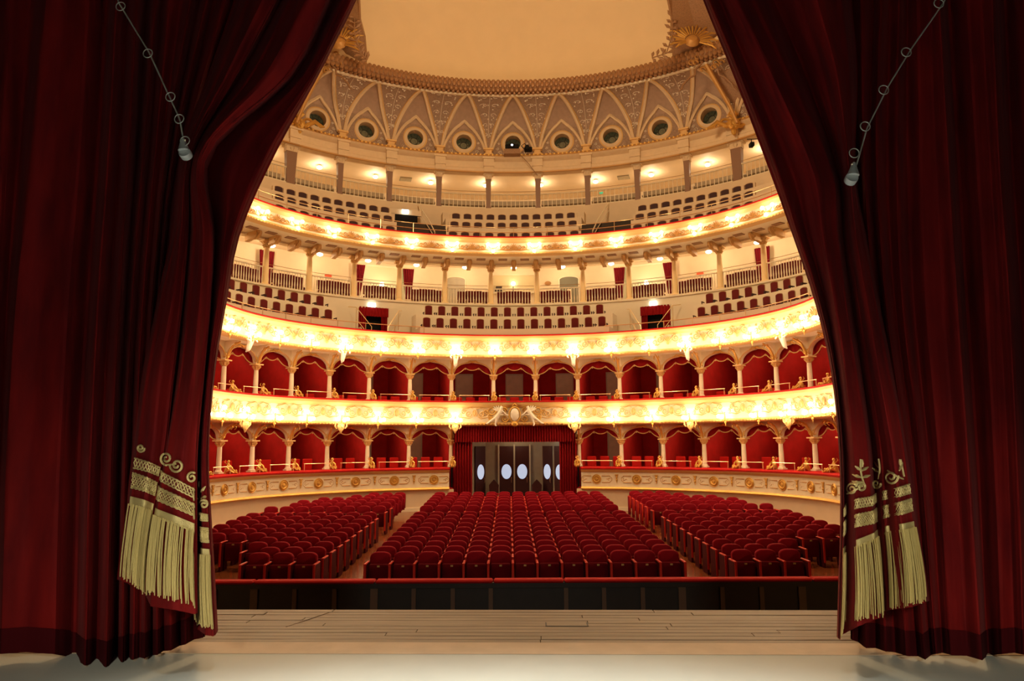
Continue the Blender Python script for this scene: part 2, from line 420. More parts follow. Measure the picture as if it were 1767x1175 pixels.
# ---- columns of the box tiers
def column_parts(zb, zt, r, style):
    h = zt-zb
    base = MB(); base.box(-r*1.5, r*1.5, -r*1.5, r*1.5, 0, .05); base.lathe([(r*1.45, .05), (r*1.5, .08), (r*1.1, .12)], 12)
    shaft = MB(); shaft.lathe([(r*1.03, .12), (r*1.0, h*.5), (r*.88, h-.17)], 12)
    cap = MB()
    cap.lathe([(r*.9, h-.20), (r*1.2, h-.18), (r*1.0, h-.15), (r*1.35, h-.08), (r*1.75, h-.03), (r*1.8, h)], 12)
    cap.box(-r*2.0, r*2.0, -r*2.0, r*2.0, h, h+.05)
    for k in range(8):
        a = 2*pi*k/8
        cap.tube([(r*cos(a), r*sin(a), h-.15), (r*1.5*cos(a), r*1.5*sin(a), h-.08), (r*1.9*cos(a), r*1.9*sin(a), h-.05)], [.025, .03, .012], 4)
    return base, shaft, cap
def console(h, reach):
    """S-curved bracket rising from the capital forward to the parapet above; local -Y is towards the hall"""
    mb = MB(); prof = []
    n = 8
    for i in range(n+1):
        q = i/n; prof.append((-reach*(1-cos(q*pi/2)), h*sin(q*pi/2)**.9 if q > 0 else 0))
    poly = [(.10, 0)]+[(y-.08, z) for y, z in prof]+[(.10, h)]
    c = [Vector((-.085, y, z)) for y, z in poly]+[Vector((.085, y, z)) for y, z in poly]; m = len(poly)
    mb.add(c, [tuple(range(m)), tuple(range(2*m-1, m-1, -1))]+[(i, (i+1) % m, (i+1) % m+m, i+m) for i in range(m)])
    return mb
def console_gilt(h, reach):
    mb = MB(); 
    for sx in (-1, 1):
        pts = [(sx*.10, -.06-.11*sin(a)*(1-.1*a), .16+.11*cos(a)*(1-.1*a)) for a in [i*.55 for i in range(12)]]
        mb.tube(pts, .02, 4)
        pts = [(sx*.10, -reach*.7-.10*sin(a)*(1-.1*a), h-.16-.09*cos(a)*(1-.1*a)) for a in [i*.55 for i in range(11)]]
        mb.tube(pts, .018, 4)
    mb.tube([(0, -.10, .02), (0, -.16, .2), (0, -reach*.45, h*.72), (0, -reach*.9, h*.93)], [.05, .06, .045, .03], 5)
    for k in range(3): mb.ball((0, -.15-.03*k, .10+.12*k), .05-.008*k, 6)
    return mb
def ornament():
    """gilt seated grotesque at a column's foot: upright leafy torso with a foot scroll curling forward"""
    mb = MB()
    mb.tube([(0, .12, 0), (0, .10, .16), (0, .05, .30), (0, .06, .40)], [.10, .085, .06, .035], 7)
    mb.ball((0, .05, .44), .055, 8)
    for sx in (-1, 1):
        mb.tube([(sx*.05, .05, .30), (sx*.12, .0, .22), (sx*.10, -.08, .14)], [.035, .035, .025], 5)
        mb.tube([(sx*.06, .05, .05), (sx*.09, -.12, .12), (sx*.06, -.28, .03)], [.06, .055, .03], 5)
        mb.tube([(sx*.05, -.25-.06*sin(a)*(1-.12*a), .08+.06*cos(a)*(1-.12*a)) for a in [i*.6 for i in range(9)]], .02, 4)
        mb.tube([(sx*.03, .10, .34), (sx*.10, .14, .42), (sx*.07, .12, .50)], [.02, .02, .006], 4)
    mb.tube([(0, .0, .04), (0, -.20, .05), (0, -.38, .03)], [.08, .06, .03], 6)
    return mb
def ledge_rail():
    post = MB(); post.tube([(0, 0, 0), (0, 0, .27)], .012, 6)
    rail = MB(); rail.tube([(-.66, 0, .27), (.66, 0, .27)], .016, 6)
    return post, rail
ME['orn'] = ornament().mesh('gilt_ornament', M['gold'])
pp, rr = ledge_rail(); ME['post'] = pp.mesh('post', M['brass']); ME['rail'] = rr.mesh('rail', M['brass'])
def sub(name, mb, m): 
    ME[name] = mb.mesh(name, m); return ME[name]
q_ = MB(); q_.ball((0, 0, 0), .08, 8, (1, 1, .7)); ME['boxglobe'] = q_.mesh('globe', M['lamp'])
q_ = MB(); q_.lathe([(.03, -.05), (.05, .0), (.05, .03)], 8); ME['boxbase'] = q_.mesh('base_plate', M['brass'])
DN = 0
TIERS = {1: dict(zl=.60, cap=1.78, crown=2.33, top=2.47, name='lowest tier', sp=-.10), 2: dict(zl=3.57, cap=4.80, crown=5.42, top=5.56, name='second tier', sp=-.20)}
SC = .85
for T, d in TIERS.items():
    b, s_, c = column_parts(d['zl'], d['cap'], .095, 0)
    d['mb'] = sub('base%d' % T, b, M['cream']); d['ms'] = sub('shaft%d' % T, s_, M['cream']); d['mc'] = sub('cap%d' % T, c, M['goldpale'])
    hh = d['top']-d['cap']-.05
    d['con'] = sub('console%d' % T, console(hh, .78+(.1 if T == 2 else 0)), M['cream']); d['cg'] = sub('congilt%d' % T, console_gilt(hh, .78), M['gold'])
def nth_from_centre(t):
    """k-th of the columns at 5, 15, 25 ... either side of the centre"""
    return ORD[int(round((abs(t)+5)/10))]
for T, d in TIERS.items():
    for t in range(-95, 96, 10):
        if T == 1 and abs(t) < 10: continue
        k = int(round((abs(t)+5)/10))-(1 if T == 1 else 0)
        p = E(t, SC, d['zl'])
        o = thing('box_column', 'slender cream column with gilt capital, %s %s of centre on the %s' % (ORD[k], side(t), d['name']), 'column', p, rotz(t), 'columns of the %s boxes' % d['name'])
        o['kind'] = 'thing'
        link('base', d['mb'], o); link('shaft', d['ms'], o); cp = link('capital', d['mc'], o)
        co = link('console', d['con'], o, (0, 0, d['cap']-d['zl']+.05)); link('gilt_scroll', d['cg'], co)
        if abs(t) <= 95:
            q = E(t, .38, d['zl']); og = link('gilt_ornament', ME['orn'], None, q, rotz(t))
            tag(og, 'gilt grotesque at the foot of the %s column %s of centre, %s' % (ORD[k], side(t), d['name']), 'ornament', 'gilt grotesques on the %s ledge' % d['name'])
    for t in range(-90, 91, 10):
        if T == 1 and abs(t) <= 10: continue
        k = int(round(abs(t)/10)); kk = k-1 if T == 1 else k
        where = 'the central box' if (t == 0) else 'the %s box %s of centre' % (ORD[kk], side(t))
        # arch wall of this bay
        zc, zk, zt = d['cap']+.05, d['crown'], d['top']+.02
        def arch_z(u):
            q = min(1, abs(u)/.455); return zc+(zk-zc)*(max(0, 1-q**2.3))**(1/2.0)+.035*max(0, 1-abs(u)/.07)
        n = 24; us = [-.5+i/n for i in range(n+1)]; mb = MB(); vs_ = []
        for u in us:
            z = arch_z(u) if abs(u) < .455 else zc
            for s_, zz in ((SC-.06, z), (SC-.06, zt), (SC+.10, zt), (SC+.10, z)): vs_.append(E(t+10*u, s_, zz))
        fs = [(i*4+j, i*4+(j+1) % 4, i*4+4+(j+1) % 4, i*4+4+j) for i in range(n) for j in range(4)]
        mb.add(vs_, fs)
        root = thing('box_arch', 'cream arch with gilt edge over %s, %s' % (where, d['name']), 'arch', (0, 0, 0), 0, 'arches over the %s boxes' % d['name'])
        struct('spandrel', mb, M['cream'], root)
        mb = MB(); mb.tube([E(t+10*u, SC-.08, arch_z(u)+.02) for u in [(-.452+.904*i/26) for i in range(27)]], .026, 5); struct('archivolt', mb, M['goldpale'], root)
        mb = MB(); q = E(t, SC-.1, zk+.04)
        for sx in (-1, 1):
            mb.tube([E(t+sx*(.2+i*.28), SC-.12, zk+.05+.035*sin(i*1.1)) for i in range(6)], [.035, .03, .03, .025, .02, .008], 5)
        mb.ball(q, .055, 7); struct('keystone', mb, M['gold'], root)
        # valance: dark red cloth with three swags and a gold cord
        zs, zp, zm = zc+.03, zc+.36, zc+.24
        def val_z(u):
            a = abs(u)
            if a < .16: return zm+(zp-zm)*(a/.16)**2.2
            q = (a-.16)/.30; return zs+(zp-zs)*(1-min(1, q))**2.0
        root = thing('box_valance', 'dark red swagged valance with gold cord inside %s, %s' % (where, d['name']), 'valance', (0, 0, 0), 0, 'valances of the %s boxes' % d['name'])
        mb = MB(); mb.grid(lambda u, v: E(t+9.3*(u-.5), SC+.17+.02*sin(u*40)*(1-v)+.01, val_z((u-.5)*.93)*(1-v)+(zt-.01)*v), 40, 4)
        mb.grid(lambda u, v: E(t+9.3*(u-.5), SC+.19+.02*sin(u*40)*(1-v)+.01, val_z((u-.5)*.93)*(1-v)+(zt-.01)*v), 40, 4)
        struct('cloth', mb, M['darkred'], root)
        mb = MB(); mb.tube([E(t+9.3*(i/36-.5), SC+.15, val_z((i/36-.5)*.93)) for i in range(37)], .022, 5)
        for sx in (-.16, .16): mb.tube([E(t+10*sx, SC+.15, zp), E(t+10*sx, SC+.15, zp-.09)], [.015, .026], 5)
        struct('gold_cord', mb, M['goldpale'], root)
        # ledge rail
        o = thing('ledge_rail', 'thin brass rail on the velvet ledge of %s, %s' % (where, d['name']), 'rail', E(t+.6*(1 if t > 0 else -1 if t < 0 else 0)*0, .12, d['zl']), rotz(t), 'brass ledge rails of the %s' % d['name'])
        wsc = (EA*cos(radians(min(89, abs(t))))/EA); half = (E(t+5, .12, 0)-E(t-5, .12, 0)).length/2-.22
        r_ = link('rail', ME['rail'], o); r_.scale = (half/.66, 1, 1)
        link('post', ME['post'], o, (-half+.03, 0, 0)); link('post', ME['post'], o, (half-.03, 0, 0))
    for t in range(-90, 91, 10):
        if T == 1 and abs(t) <= 10: continue
        kk = int(round(abs(t)/10))-(1 if T == 1 else 0)
        o = thing('box_fill_lamp', 'added fill lamp inside the %s, %s' % ('central box' if t == 0 else '%s box %s of centre' % (ORD[kk], side(t)), d['name']), 'lamp', E(t, 1.9, d['top']), 0, 'added fill lamps of the %s boxes' % d['name'])
        link('globe', ME['boxglobe'], o, (0, 0, -.13)); link('base_plate', ME['boxbase'], o, (0, 0, -.03))
        light('box_fill_light', 'POINT', E(t, 1.9, d['top']-.33), 11, WARM, .12)  # fill lamp with its globe, added to brighten the box interior
    # partitions, back wall, doors
    z0, z1 = (-.3, 2.47) if T == 1 else (2.75, 5.56)
    for t in range(-95, 96, 10):
        if T == 1 and abs(t) < 10: continue
        a, b = E(t, SC+.12, 0), E(t, 4.6, 0); dr = (b-a).normalized(); nx = Vector((-dr.y, dr.x, 0))*.035
        mb = MB(); c = [a-nx, b-nx, b+nx, a+nx]
        mb.add([(p.x, p.y, z0) for p in c]+[(p.x, p.y, z1) for p in c], [(0, 1, 2, 3), (7, 6, 5, 4), (0, 4, 5, 1), (1, 5, 6, 2), (2, 6, 7, 3), (3, 7, 4, 0)])
        struct('wall_partition', mb, M['boxred'], smooth=False)
    if T == 1: rngs = ((-TM, -15), (15, TM))
    else: rngs = ((-TM, TM),)
    for a, b in rngs: struct('wall_box_back', sweep(box_prof(4.6, 4.75, z0, z1), a, b), M['boxred'])
    dm = MB(); dm.box(-.40, .40, -.05, 0, 0, 2.45)
    dm.box(-.34, .34, -.065, -.045, 1.30, 1.34); 
    df = MB(); df.box(-.46, -.40, -.08, 0, 0, 2.5); df.box(.40, .46, -.08, 0, 0, 2.5); df.box(-.46, .46, -.08, 0, 2.45, 2.52)
    dmm = sub('door_panel', dm, M['doorgrey2']); dff = sub('door_frame', df, M['doorframe'])
    for t in range(-80, 81, 10):
        if T == 1 and abs(t) <= 10: continue
        k = int(round(abs(t)/10)); kk = k-1 if T == 1 else k
        where = 'the central box' if (t == 0) else 'the %s box %s of centre' % (ORD[kk], side(t))
        DN += 1; o = thing('door_%d' % DN, 'grey beige door at the back of %s, %s' % (where, d['name']), 'door', E(t, 4.6, z0), rotz(t), 'doors of the %s boxes' % d['name'])
        o['kind'] = 'structure'; del o['category']
        link('door_panel', dmm, o); link('door_frame', dff, o)
# box chairs
cb = MB(); cb.box(-.22, .22, -.05, .03, .55, 1.02, bev=.03); cs = MB(); cs.box(-.22, .22, -.42, -.02, .38, .47, bev=.03)
cl = MB()
for sx in (-.19, .19):
    for sy in (-.38, 0): cl.box(sx-.02, sx+.02, sy-.02, sy+.02, 0, .4)
cbd = sub('backrest', cb, M['gseat3']); csd = sub('seat', cs, M['gseat3']); cbm, csm, clm = sub('backrest', cb, M['chairred']), sub('seat', cs, M['chairred']), sub('legs', cl, M['gwood'])
lg = MB(); lg.box(-.02, .02, -.02, .02, 0, .4); lgm = sub('leg', lg, M['gwood'])
for T, d in TIERS.items():
    zf = .02 if T == 1 else 2.84
    for t in range(-90, 91, 10):
        if T == 1 and abs(t) <= 10: continue
        k = int(round(abs(t)/10)); kk = k-1 if T == 1 else k
        where = 'the central box' if (t == 0) else 'the %s box %s of centre' % (ORD[kk], side(t))
        for j, du in enumerate((-2.9, 0, 2.9)):
            o = thing('box_chair', 'red padded chair, %s of three, in %s, %s' % (('left', 'middle', 'right')[j], where, d['name']), 'chair', E(t+du, 1.75, zf), rotz(t)+random.uniform(-.15, .15), 'chairs in the %s boxes' % d['name'])
            link('backrest', cbm, o); link('seat', csm, o)
            for sx in (-.19, .19):
                for sy in (-.38, 0): link('leg', lgm, o, (sx, sy, 0))

# ------------------------------------------------------------------ sconces
bm_ = MB(); bm_.ball((0, 0, 0), .082, 10); ME['bulb'] = bm_.mesh('bulb', M['bulb'])
def sconce_body():
    mb = MB()
    mb.tube([(0, .16, -.22), (0, .02, -.22), (0, -.04, -.12), (0, -.04, .16)], [.05, .04, .03, .02], 6)
    for sx in (-1, 1):
        mb.tube([(0, -.03, -.16), (sx*.10, -.10, -.20), (sx*.21, -.14, -.13), (sx*.22, -.14, -.07)], [.02, .018, .016, .014], 5)
    mb.tube([(0, -.03, -.16), (0, -.22, -.22), (0, -.30, -.12)], .016, 5)
    mb.ball((0, .0, -.26), .055, 7); mb.tube([(0, .0, -.28), (0, 0, -.42)], [.03, .004], 5)
    return mb
def sconce4_body():
    mb = MB()
    mb.tube([(0, .1, -.05), (0, -.05, -.05), (0, -.16, -.12)], [.04, .03, .02], 6)
    for sx in (-1, 1): mb.tube([(0, -.03, -.05), (sx*.14, -.08, -.04), (sx*.25, -.08, .08)], [.02, .018, .014], 5)
    return mb
ME['sc'] = sconce_body().mesh('gilt_arm', M['gold']); ME['sc4'] = sconce4_body().mesh('gilt_arm', M['gold'])
def make_skin(name, joints, edges, m, sub_=1):
    me = bpy.data.meshes.new(name); me.from_pydata([j[0] for j in joints], edges, []); 
    o = bpy.data.objects.new(name, me); COL.objects.link(o)
    bpy.context.view_layer.objects.active = o
    md = o.modifiers.new('s', 'SKIN'); 
    for i, j in enumerate(joints): 
        r = j[1]; me.skin_vertices[0].data[i].radius = (r, r) if not isinstance(r, tuple) else r
    me.skin_vertices[0].data[0].use_root = True
    sd = o.modifiers.new('d', 'SUBSURF'); sd.levels = sub_; sd.render_levels = sub_
    dg = bpy.context.evaluated_depsgraph_get(); out = bpy.data.meshes.new_from_object(o.evaluated_get(dg))
    out.materials.clear(); out.materials.append(m)
    for p in out.polygons: p.use_smooth = True
    bpy.data.objects.remove(o); return out
# winged plaster figure leaning out below a parapet (local -Y to the hall)
fig = make_skin('body', [((0, 0, -.18), .10), ((0, -.02, 0), .12), ((0, -.05, .18), .13), ((0, -.08, .32), .05), ((0, -.12, .42), .085), ((0, -.12, .50), .06),
    ((-.16, -.06, .24), .05), ((-.27, -.10, .12), .04), ((-.2, -.2, .05), .03), ((.16, -.06, .24), .05), ((.27, -.10, .12), .04), ((.2, -.2, .05), .03), ((0, .08, -.27), .05), ((0, .16, -.33), .025)],
    [(0, 1), (1, 2), (2, 3), (3, 4), (4, 5), (2, 6), (6, 7), (7, 8), (2, 9), (9, 10), (10, 11), (0, 12), (12, 13)], M['whitefig'])
wg = MB()
for sx in (-1, 1):
    for k in range(5):
        a = radians(12+16*k)
        wg.tube([(sx*.08, .05, .22), (sx*(.08+.20*cos(a)), .05, .22+.16*sin(a)-.02), (sx*(.08+.44*cos(a)), .08, .20+.24*sin(a)-.08)], [.03, .05, .012], 5, flat=.5)
wgm = sub('wings', wg, M['whitefig'])
mask = MB(); mask.ball((0, -.05, 0), .17, 10, (1, .7, 1.15)); mask.ball((0, -.16, -.02), .045, 6); 
for sx in (-1, 1):
    mask.ball((sx*.07, -.14, .05), .035, 6); mask.tube([(sx*.10, -.05, .1), (sx*.25, -.05, .16), (sx*.26, -.04, .0), (sx*.18, -.04, -.10)], [.04, .05, .045, .015], 6)
mask.tube([(0, -.06, -.15), (0, -.04, -.30)], [.09, .01], 6)
maskm = sub('mask', mask, M['goldpale'])
def sconce(t, T):
    tn = {2: 'second parapet', 3: 'third parapet', 4: 'topmost parapet'}[T]
    k = int(round((abs(t)+5)/10))
    if T == 2: k -= 1
    z = {2: 2.72, 3: 5.80, 4: 11.12}[T]; s0 = {2: -.22, 3: -.32, 4: .98}[T]
    p = E(t, s0, z)
    lab = 'lit gilt lamp bracket, %s %s of centre on the %s' % (ORD[k], side(t), tn)
    o = thing('wall_sconce', lab, 'lamp', p, rotz(t), 'lamp brackets of the %s' % tn)
    if T == 4:
        link('gilt_arm', ME['sc4'], o)
        for q in ((-.25, -.08, .15), (.25, -.08, .15), (0, -.19, -.23)): link('bulb', ME['bulb'], o, q)
        m = Matrix.Rotation(rotz(t), 4, 'Z'); lp = p + m @ Vector((0, -.40, .0))
        light('sconce_light', 'POINT', lp, P_SCONCE4, WARM, .12)
    else:
        link('gilt_arm', ME['sc'], o)
        for q in ((0, -.06, .24), (-.22, -.14, -.02), (.22, -.14, -.02), (0, -.30, -.06)): link('bulb', ME['bulb'], o, q)
        m = Matrix.Rotation(rotz(t), 4, 'Z'); lp = p + m @ Vector((0, -.46, -.06))
        light('sconce_light', 'POINT', lp, P_SCONCE, WARM, .14)
        if abs(t) in (15, 45, 75):
            kk = ORD[(abs(t)-15)//30+1]
            if T == 3:
                g = thing('plaster_figure', 'white winged plaster figure under the third parapet, %s %s of centre' % (kk, side(t)), 'statue', E(t, -.16, 5.62), rotz(t), 'winged figures below the third parapet')
                link('body', fig, g, (0, -.05, -.18)); link('wings', wgm, g, (0, -.05, -.18))
            else:
                g = thing('gilt_mask', 'gilt mask with scrolls under the second parapet, %s %s of centre' % (kk, side(t)), 'ornament', E(t, -.16, 2.40), rotz(t), 'gilt masks below the second parapet')
                link('face', maskm, g)
for t in range(-95, 96, 10):
    if abs(t) > 10: sconce(t, 2)
    sconce(t, 3)
    if abs(t) <= 75: sconce(t, 4)

# ------------------------------------------------------------------ central cartouche on second parapet
root = thing('central_cartouche', 'oval shield flanked by two white winged figures over the central doors', 'ornament', E(0, -.18, 2.95), rotz(0))
mb = MB(); mb.ball((0, -.03, .0), .22, 14, (.95, .4, 1.35)); struct('oval_shield', mb, M['whitefig'], root)
mb = MB(); mb.tube([(.26*cos(a), -.04, .35*sin(a)) for a in [2*pi*i/20 for i in range(20)]], .035, 5, closed=True)
mb.ball((0, -.06, -.42), .12, 8, (1.3, .6, 1)); mb.tube([(-.12, -.04, .38), (0, -.06, .48), (.12, -.04, .38)], [.02, .05, .02], 5)
for sx in (-1, 1):
    for (cx, cz, r, dd) in ((.45, -.18, .16, 1), (.5, .2, .15, -1), (1.05, .18, .2, 1), (1.35, .05, .16, -1), (1.1, -.12, .12, 1)):
        n = 18; mb.tube([(sx*(cx+r*(1-.8*i/n)*cos(dd*2*pi*1.5*i/n+pi)), .0, cz+r*(1-.8*i/n)*sin(dd*2*pi*1.5*i/n+pi)) for i in range(n+1)], [.035*(1-.4*i/n) for i in range(n+1)], 5)
struct('gilt_frame', mb, M['gold'], root)
for sx in (-1, 1):
    f_ = make_skin('winged_figure', [((sx*.78, -.08, -.10), .085), ((sx*.70, -.10, .05), .09), ((sx*.63, -.10, .17), .085), ((sx*.60, -.12, .25), .04), ((sx*.58, -.13, .33), .065), ((sx*.58, -.13, .38), .045),
        ((sx*.50, -.12, .12), .035), ((sx*.40, -.12, .0), .03), ((sx*.28, -.14, -.04), .025), ((sx*.74, -.08, .12), .035), ((sx*.70, -.14, -.02), .03), ((sx*.5, -.16, .0), .022),
        ((sx*1.0, -.10, -.22), .06), ((sx*1.2, -.08, -.38), .045), ((sx*1.32, -.1, -.42), .03), ((sx*.84, -.10, -.28), .06), ((sx*.88, -.08, -.44), .04), ((sx*.84, -.12, -.52), .03)],
        [(0, 1), (1, 2), (2, 3), (3, 4), (4, 5), (2, 6), (6, 7), (7, 8), (2, 9), (9, 10), (10, 11), (0, 12), (12, 13), (13, 14), (0, 15), (15, 16), (16, 17)], M['whitefig'])
    fo = link('winged_figure', f_, root)
    wb = MB()
    for k in range(5):
        a = radians(30+20*k); wb.tube([(sx*.72, -.02, .15), (sx*(.72+.16*cos(a)), -.01, .15+.13*sin(a)), (sx*(.74+.36*cos(a)), .0, .15+.30*sin(a))], [.025, .05, .012], 5)
    struct('wing', wb, M['whitefig'], fo)

# ------------------------------------------------------------------ third tier: terraces, balustrade, back gallery
def seatC(s, t, pitch):
    """degrees of t for an arc length at offset s"""
    q = radians(t+T0); return degrees(pitch/sqrt(((EA+s)*cos(q))**2+((EB+s)*sin(q))**2))
def stepped(prof_top, t0, t1, m, name, lab, cat='terrace'):
    o = struct(name, sweep(prof_top, t0, t1), m); o['kind'] = 'thing'; o['label'] = lab; o['category'] = cat; return o
T3P = [(.75, 5.96), (.75, 7.06), (1.50, 7.06), (1.50, 7.80), (2.3, 7.80), (2.3, 5.96)]
stepped(T3P, -22.9, 22.9, M['pale'], 'seat_terrace', 'cream stepped seat terrace in the middle of the third tier')
stepped(T3P, -TM, -42, M['pale'], 'seat_terrace', 'cream stepped seat terrace on the left wing of the third tier')
stepped(T3P, 42, TM, M['pale'], 'seat_terrace', 'cream stepped seat terrace on the right wing of the third tier')
struct('floor_third_tier', sweep(box_prof(0, 8, 5.7, 5.95), -TM, TM), M['grey'])
struct('wall_third_tier', sweep(box_prof(2.85, 3.0, 5.9, 8.63), -27.6, 27.6), M['pale'])
struct('wall_third_tier', sweep(box_prof(2.85, 3.0, 5.9, 8.63), 34, TM), M['pale']); struct('wall_third_tier', sweep(box_prof(2.85, 3.0, 5.9, 8.63), -TM, -34), M['pale'])
for a, b in ((-34, -27.6), (27.6, 34)): struct('wall_third_tier', sweep(box_prof(2.85, 3.0, 8.2, 8.63), a, b), M['pale'])
struct('floor_gallery', sweep(box_prof(3.0, 8, 8.45, 8.63), -TM, TM), M['creamwall'])
struct('trim_1', sweep(box_prof(2.78, 3.12, 8.60, 8.68), -TM, TM), M['cream'])
struct('wall_gallery_back', sweep(box_prof(5.6, 5.75, 8.4, 11.3), -TM, TM), M['creamwall'])
struct('ceiling_gallery', sweep(box_prof(3.1, 5.7, 11.25, 11.35), -TM, TM), M['creamwall'])
struct('trim_2', sweep([(2.85, 10.72), (3.2, 10.72), (3.2, 11.3), (2.85, 11.3)], -TM, TM), M['cream'], label='cream beam over the third tier columns')
struct('ceiling_overhang', sweep(box_prof(1.1, 3.0, 10.80, 10.9), -TM, TM), M['cream'], label='cream soffit with brown coffers under the top parapet')
# seats of gallery tiers
def gallery_seat(padm, w, h, arm=True):
    pad = MB(); pts = [(-w/2, 0), (w/2, 0)]+[(w/2*cos(pi*i/8)*1.0, h-.05+.05*sin(pi*i/8)) for i in range(9)]
    pad.extrude(pts, -.03, .03)
    fr = MB(); fr.tube([(-w/2-.012, -.01, 0), (-w/2-.012, -.01, h-.05)]+[((w/2+.012)*-cos(pi*i/8), -.01, h-.045+.062*sin(pi*i/8)) for i in range(1, 8)]+[(w/2+.012, -.01, h-.05), (w/2+.012, -.01, 0)], .014, 5)
    st = MB(); st.box(-w/2, w/2, -.36, -.02, -.06, .0, bev=.02)
    ar = MB(); ar.box(-.025, .025, -.30, .0, .10, .14, bev=.01); ar.box(-.018, .018, -.28, -.24, -.05, .11)
    return sub('pad', pad, padm), sub('frame', fr, M['gwood']), sub('st', st, padm), sub('ar', ar, M['gseat'])
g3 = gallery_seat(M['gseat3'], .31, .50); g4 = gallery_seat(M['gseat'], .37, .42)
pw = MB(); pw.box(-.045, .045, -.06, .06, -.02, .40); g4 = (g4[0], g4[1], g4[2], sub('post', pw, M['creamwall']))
def put_gseat(g, s, t, z, lab, grp, armx):
    o = thing('gallery_chair', lab, 'seat', E(t, s, z), rotz(t), grp)
    link('backrest', g[0], o); link('frame', g[1], o); link('seat', g[2], o)
    for sx in (-1, 1): link('armrest', g[3], o, (sx*armx, 0, 0))
for row, (s, z) in enumerate(((1.15, 7.08), (1.93, 7.82))):
    rn = ('lower', 'upper')[row]
    dt = seatC(s, 0, .655); n = 14
    for i in range(n):
        put_gseat(g3, s, (i-(n-1)/2)*dt, z, 'maroon seat, %s from left, %s row of the middle terrace, third tier' % (ORD[i+1], rn), 'third tier middle terrace seats', .27)
    for sg in (-1, 1):
        t = 45
        for i in range(11):
            tt = sg*t; put_gseat(g3, s, tt, z, 'maroon seat, %s from the aisle, %s row of the %s wing, third tier' % (ORD[i+1], rn, side(tt)), 'third tier %s wing seats' % side(tt), .27)
            t += seatC(s, tt, .62)
# vomitory doors, signs, curtains on tier three
for sg in (-1, 1):
    t = sg*30.8; sn = side(t)
    o = thing('exit_doorway', 'curtained doorway in the third tier wall on the %s' % sn, 'doorway', E(t, 2.85, 5.95), rotz(t)); o['kind'] = 'thing'
    mb = MB(); mb.box(-.75, .75, .25, .3, 0, 2.3); struct('dark_opening', mb, M['black'], o)
    mb = MB(); mb.grid(lambda u, v: Vector((-.75+1.5*u, -.04+.03*sin(u*60), 1.85+.45*v)), 60, 1); struct('red_pelmet', mb, M['darkred'], o)
    for q in (-1, 1):
        mb = MB(); mb.grid(lambda u, v: Vector((q*(.75-.42*u*(1 if q == sg else .8)), .0+.04*sin(u*26), 0+2.0*v)), 26, 1); struct('curtain_panel', mb, M['darkred'], o)
    o = thing('exit_sign', 'glowing white exit sign above the %s third tier doorway' % sn, 'sign', E(t-.4, 2.82, 8.36), rotz(t))
    mb = MB(); mb.box(-.17, .17, -.08, 0, -.10, .10); struct('lit_panel', mb, M['sign'], o)
    # stair with tubular handrails in front of the doorway
    for q in (-1, 1):
        tt = t+q*4.6
        o = thing('aisle_stair', 'cream stair block with brass handrail %s the %s third tier doorway' % ('left of' if q < 0 else 'right of', sn), 'stairs', E(tt, 2.3, 5.95), rotz(tt))
        mb = MB(); P = [(-.0, 0), (.55*q*-1, 0), (.42*q*-1, .3), (.28*q*-1, .6), (.15*q*-1, .9), (0, 1.1)]
        mb.extrude(P if q < 0 else P[::-1], -.7, .5); struct('stair_block', mb, M['pale'], o)
        mb = MB()
        mb.tube([(-q*.55, -.6, 0), (-q*.55, -.6, 1.15), (q*.05, -.1, 2.1), (q*.3, .4, 2.2)], .018, 6); mb.tube([(-q*.55, -.6, .6), (q*.05, -.1, 1.55)], .014, 6); mb.tube([(q*.05, -.1, 2.1), (q*.05, -.1, .8)], .016, 6)
        struct('handrail', mb, M['brass'], o)
# railings above the ledges of tier three (wings) and four
def long_rail(t0, t1, s, zl, hs, step, lab):
    o = thing('parapet_rail', lab, 'rail')
    for h in hs:
        n = int((t1-t0)/2); mb = MB(); mb.tube([E(t0+(t1-t0)*i/n, s, zl+h) for i in range(n+1)], .02, 5); struct('rail', mb, M['brass'], o)
    t = t0
    while t <= t1+.01:
        mb = MB(); mb.tube([E(t, s, zl), E(t, s, zl+max(hs))], .016, 5); struct('post', mb, M['brass'], o); t += step
long_rail(-85, -23, -.05, 6.6, (.33,), 7.75, 'brass rail over the third tier ledge on the left wing')
long_rail(23, 85, -.05, 6.6, (.33,), 7.75, 'brass rail over the third tier ledge on the right wing')
long_rail(-80, 80, 1.4, 11.68, (.34, .60), 8, 'double brass rail running along the topmost parapet')
# tier three columns and balustrades
def tall_column(h, r):
    base = MB(); base.box(-r*1.4, r*1.4, -r*1.4, r*1.4, 0, .06); base.lathe([(r*1.35, .06), (r*1.3, .1), (r*1.05, .14)], 12)
    shaft = MB(); shaft.lathe([(r, .14), (r, h*.5), (r*.88, h-.32)], 12)
    cap = MB(); cap.lathe([(r*.9, h-.34), (r*1.15, h-.32), (r*1.0, h-.28), (r*1.3, h-.10), (r*1.7, h-.05)], 12); cap.box(-r*1.8, r*1.8, -r*1.8, r*1.8, h-.05, h)
    for k in range(8):
        a = 2*pi*(k+.5)/8
        for hh, rr_ in ((h-.28, 1.5), (h-.17, 1.85)):
            cap.tube([(r*cos(a), r*sin(a), hh), (r*1.25*cos(a), r*1.25*sin(a), hh+.07), (r*rr_*cos(a), r*rr_*sin(a), hh+.06)], [.035, .035, .014], 4)
    return base, shaft, cap
b, s_, c = tall_column(10.72-8.66, .13); c3b, c3s, c3c = sub('b', b, M['yellow']), sub('s', s_, M['yellow']), sub('c', c, M['goldpale'])
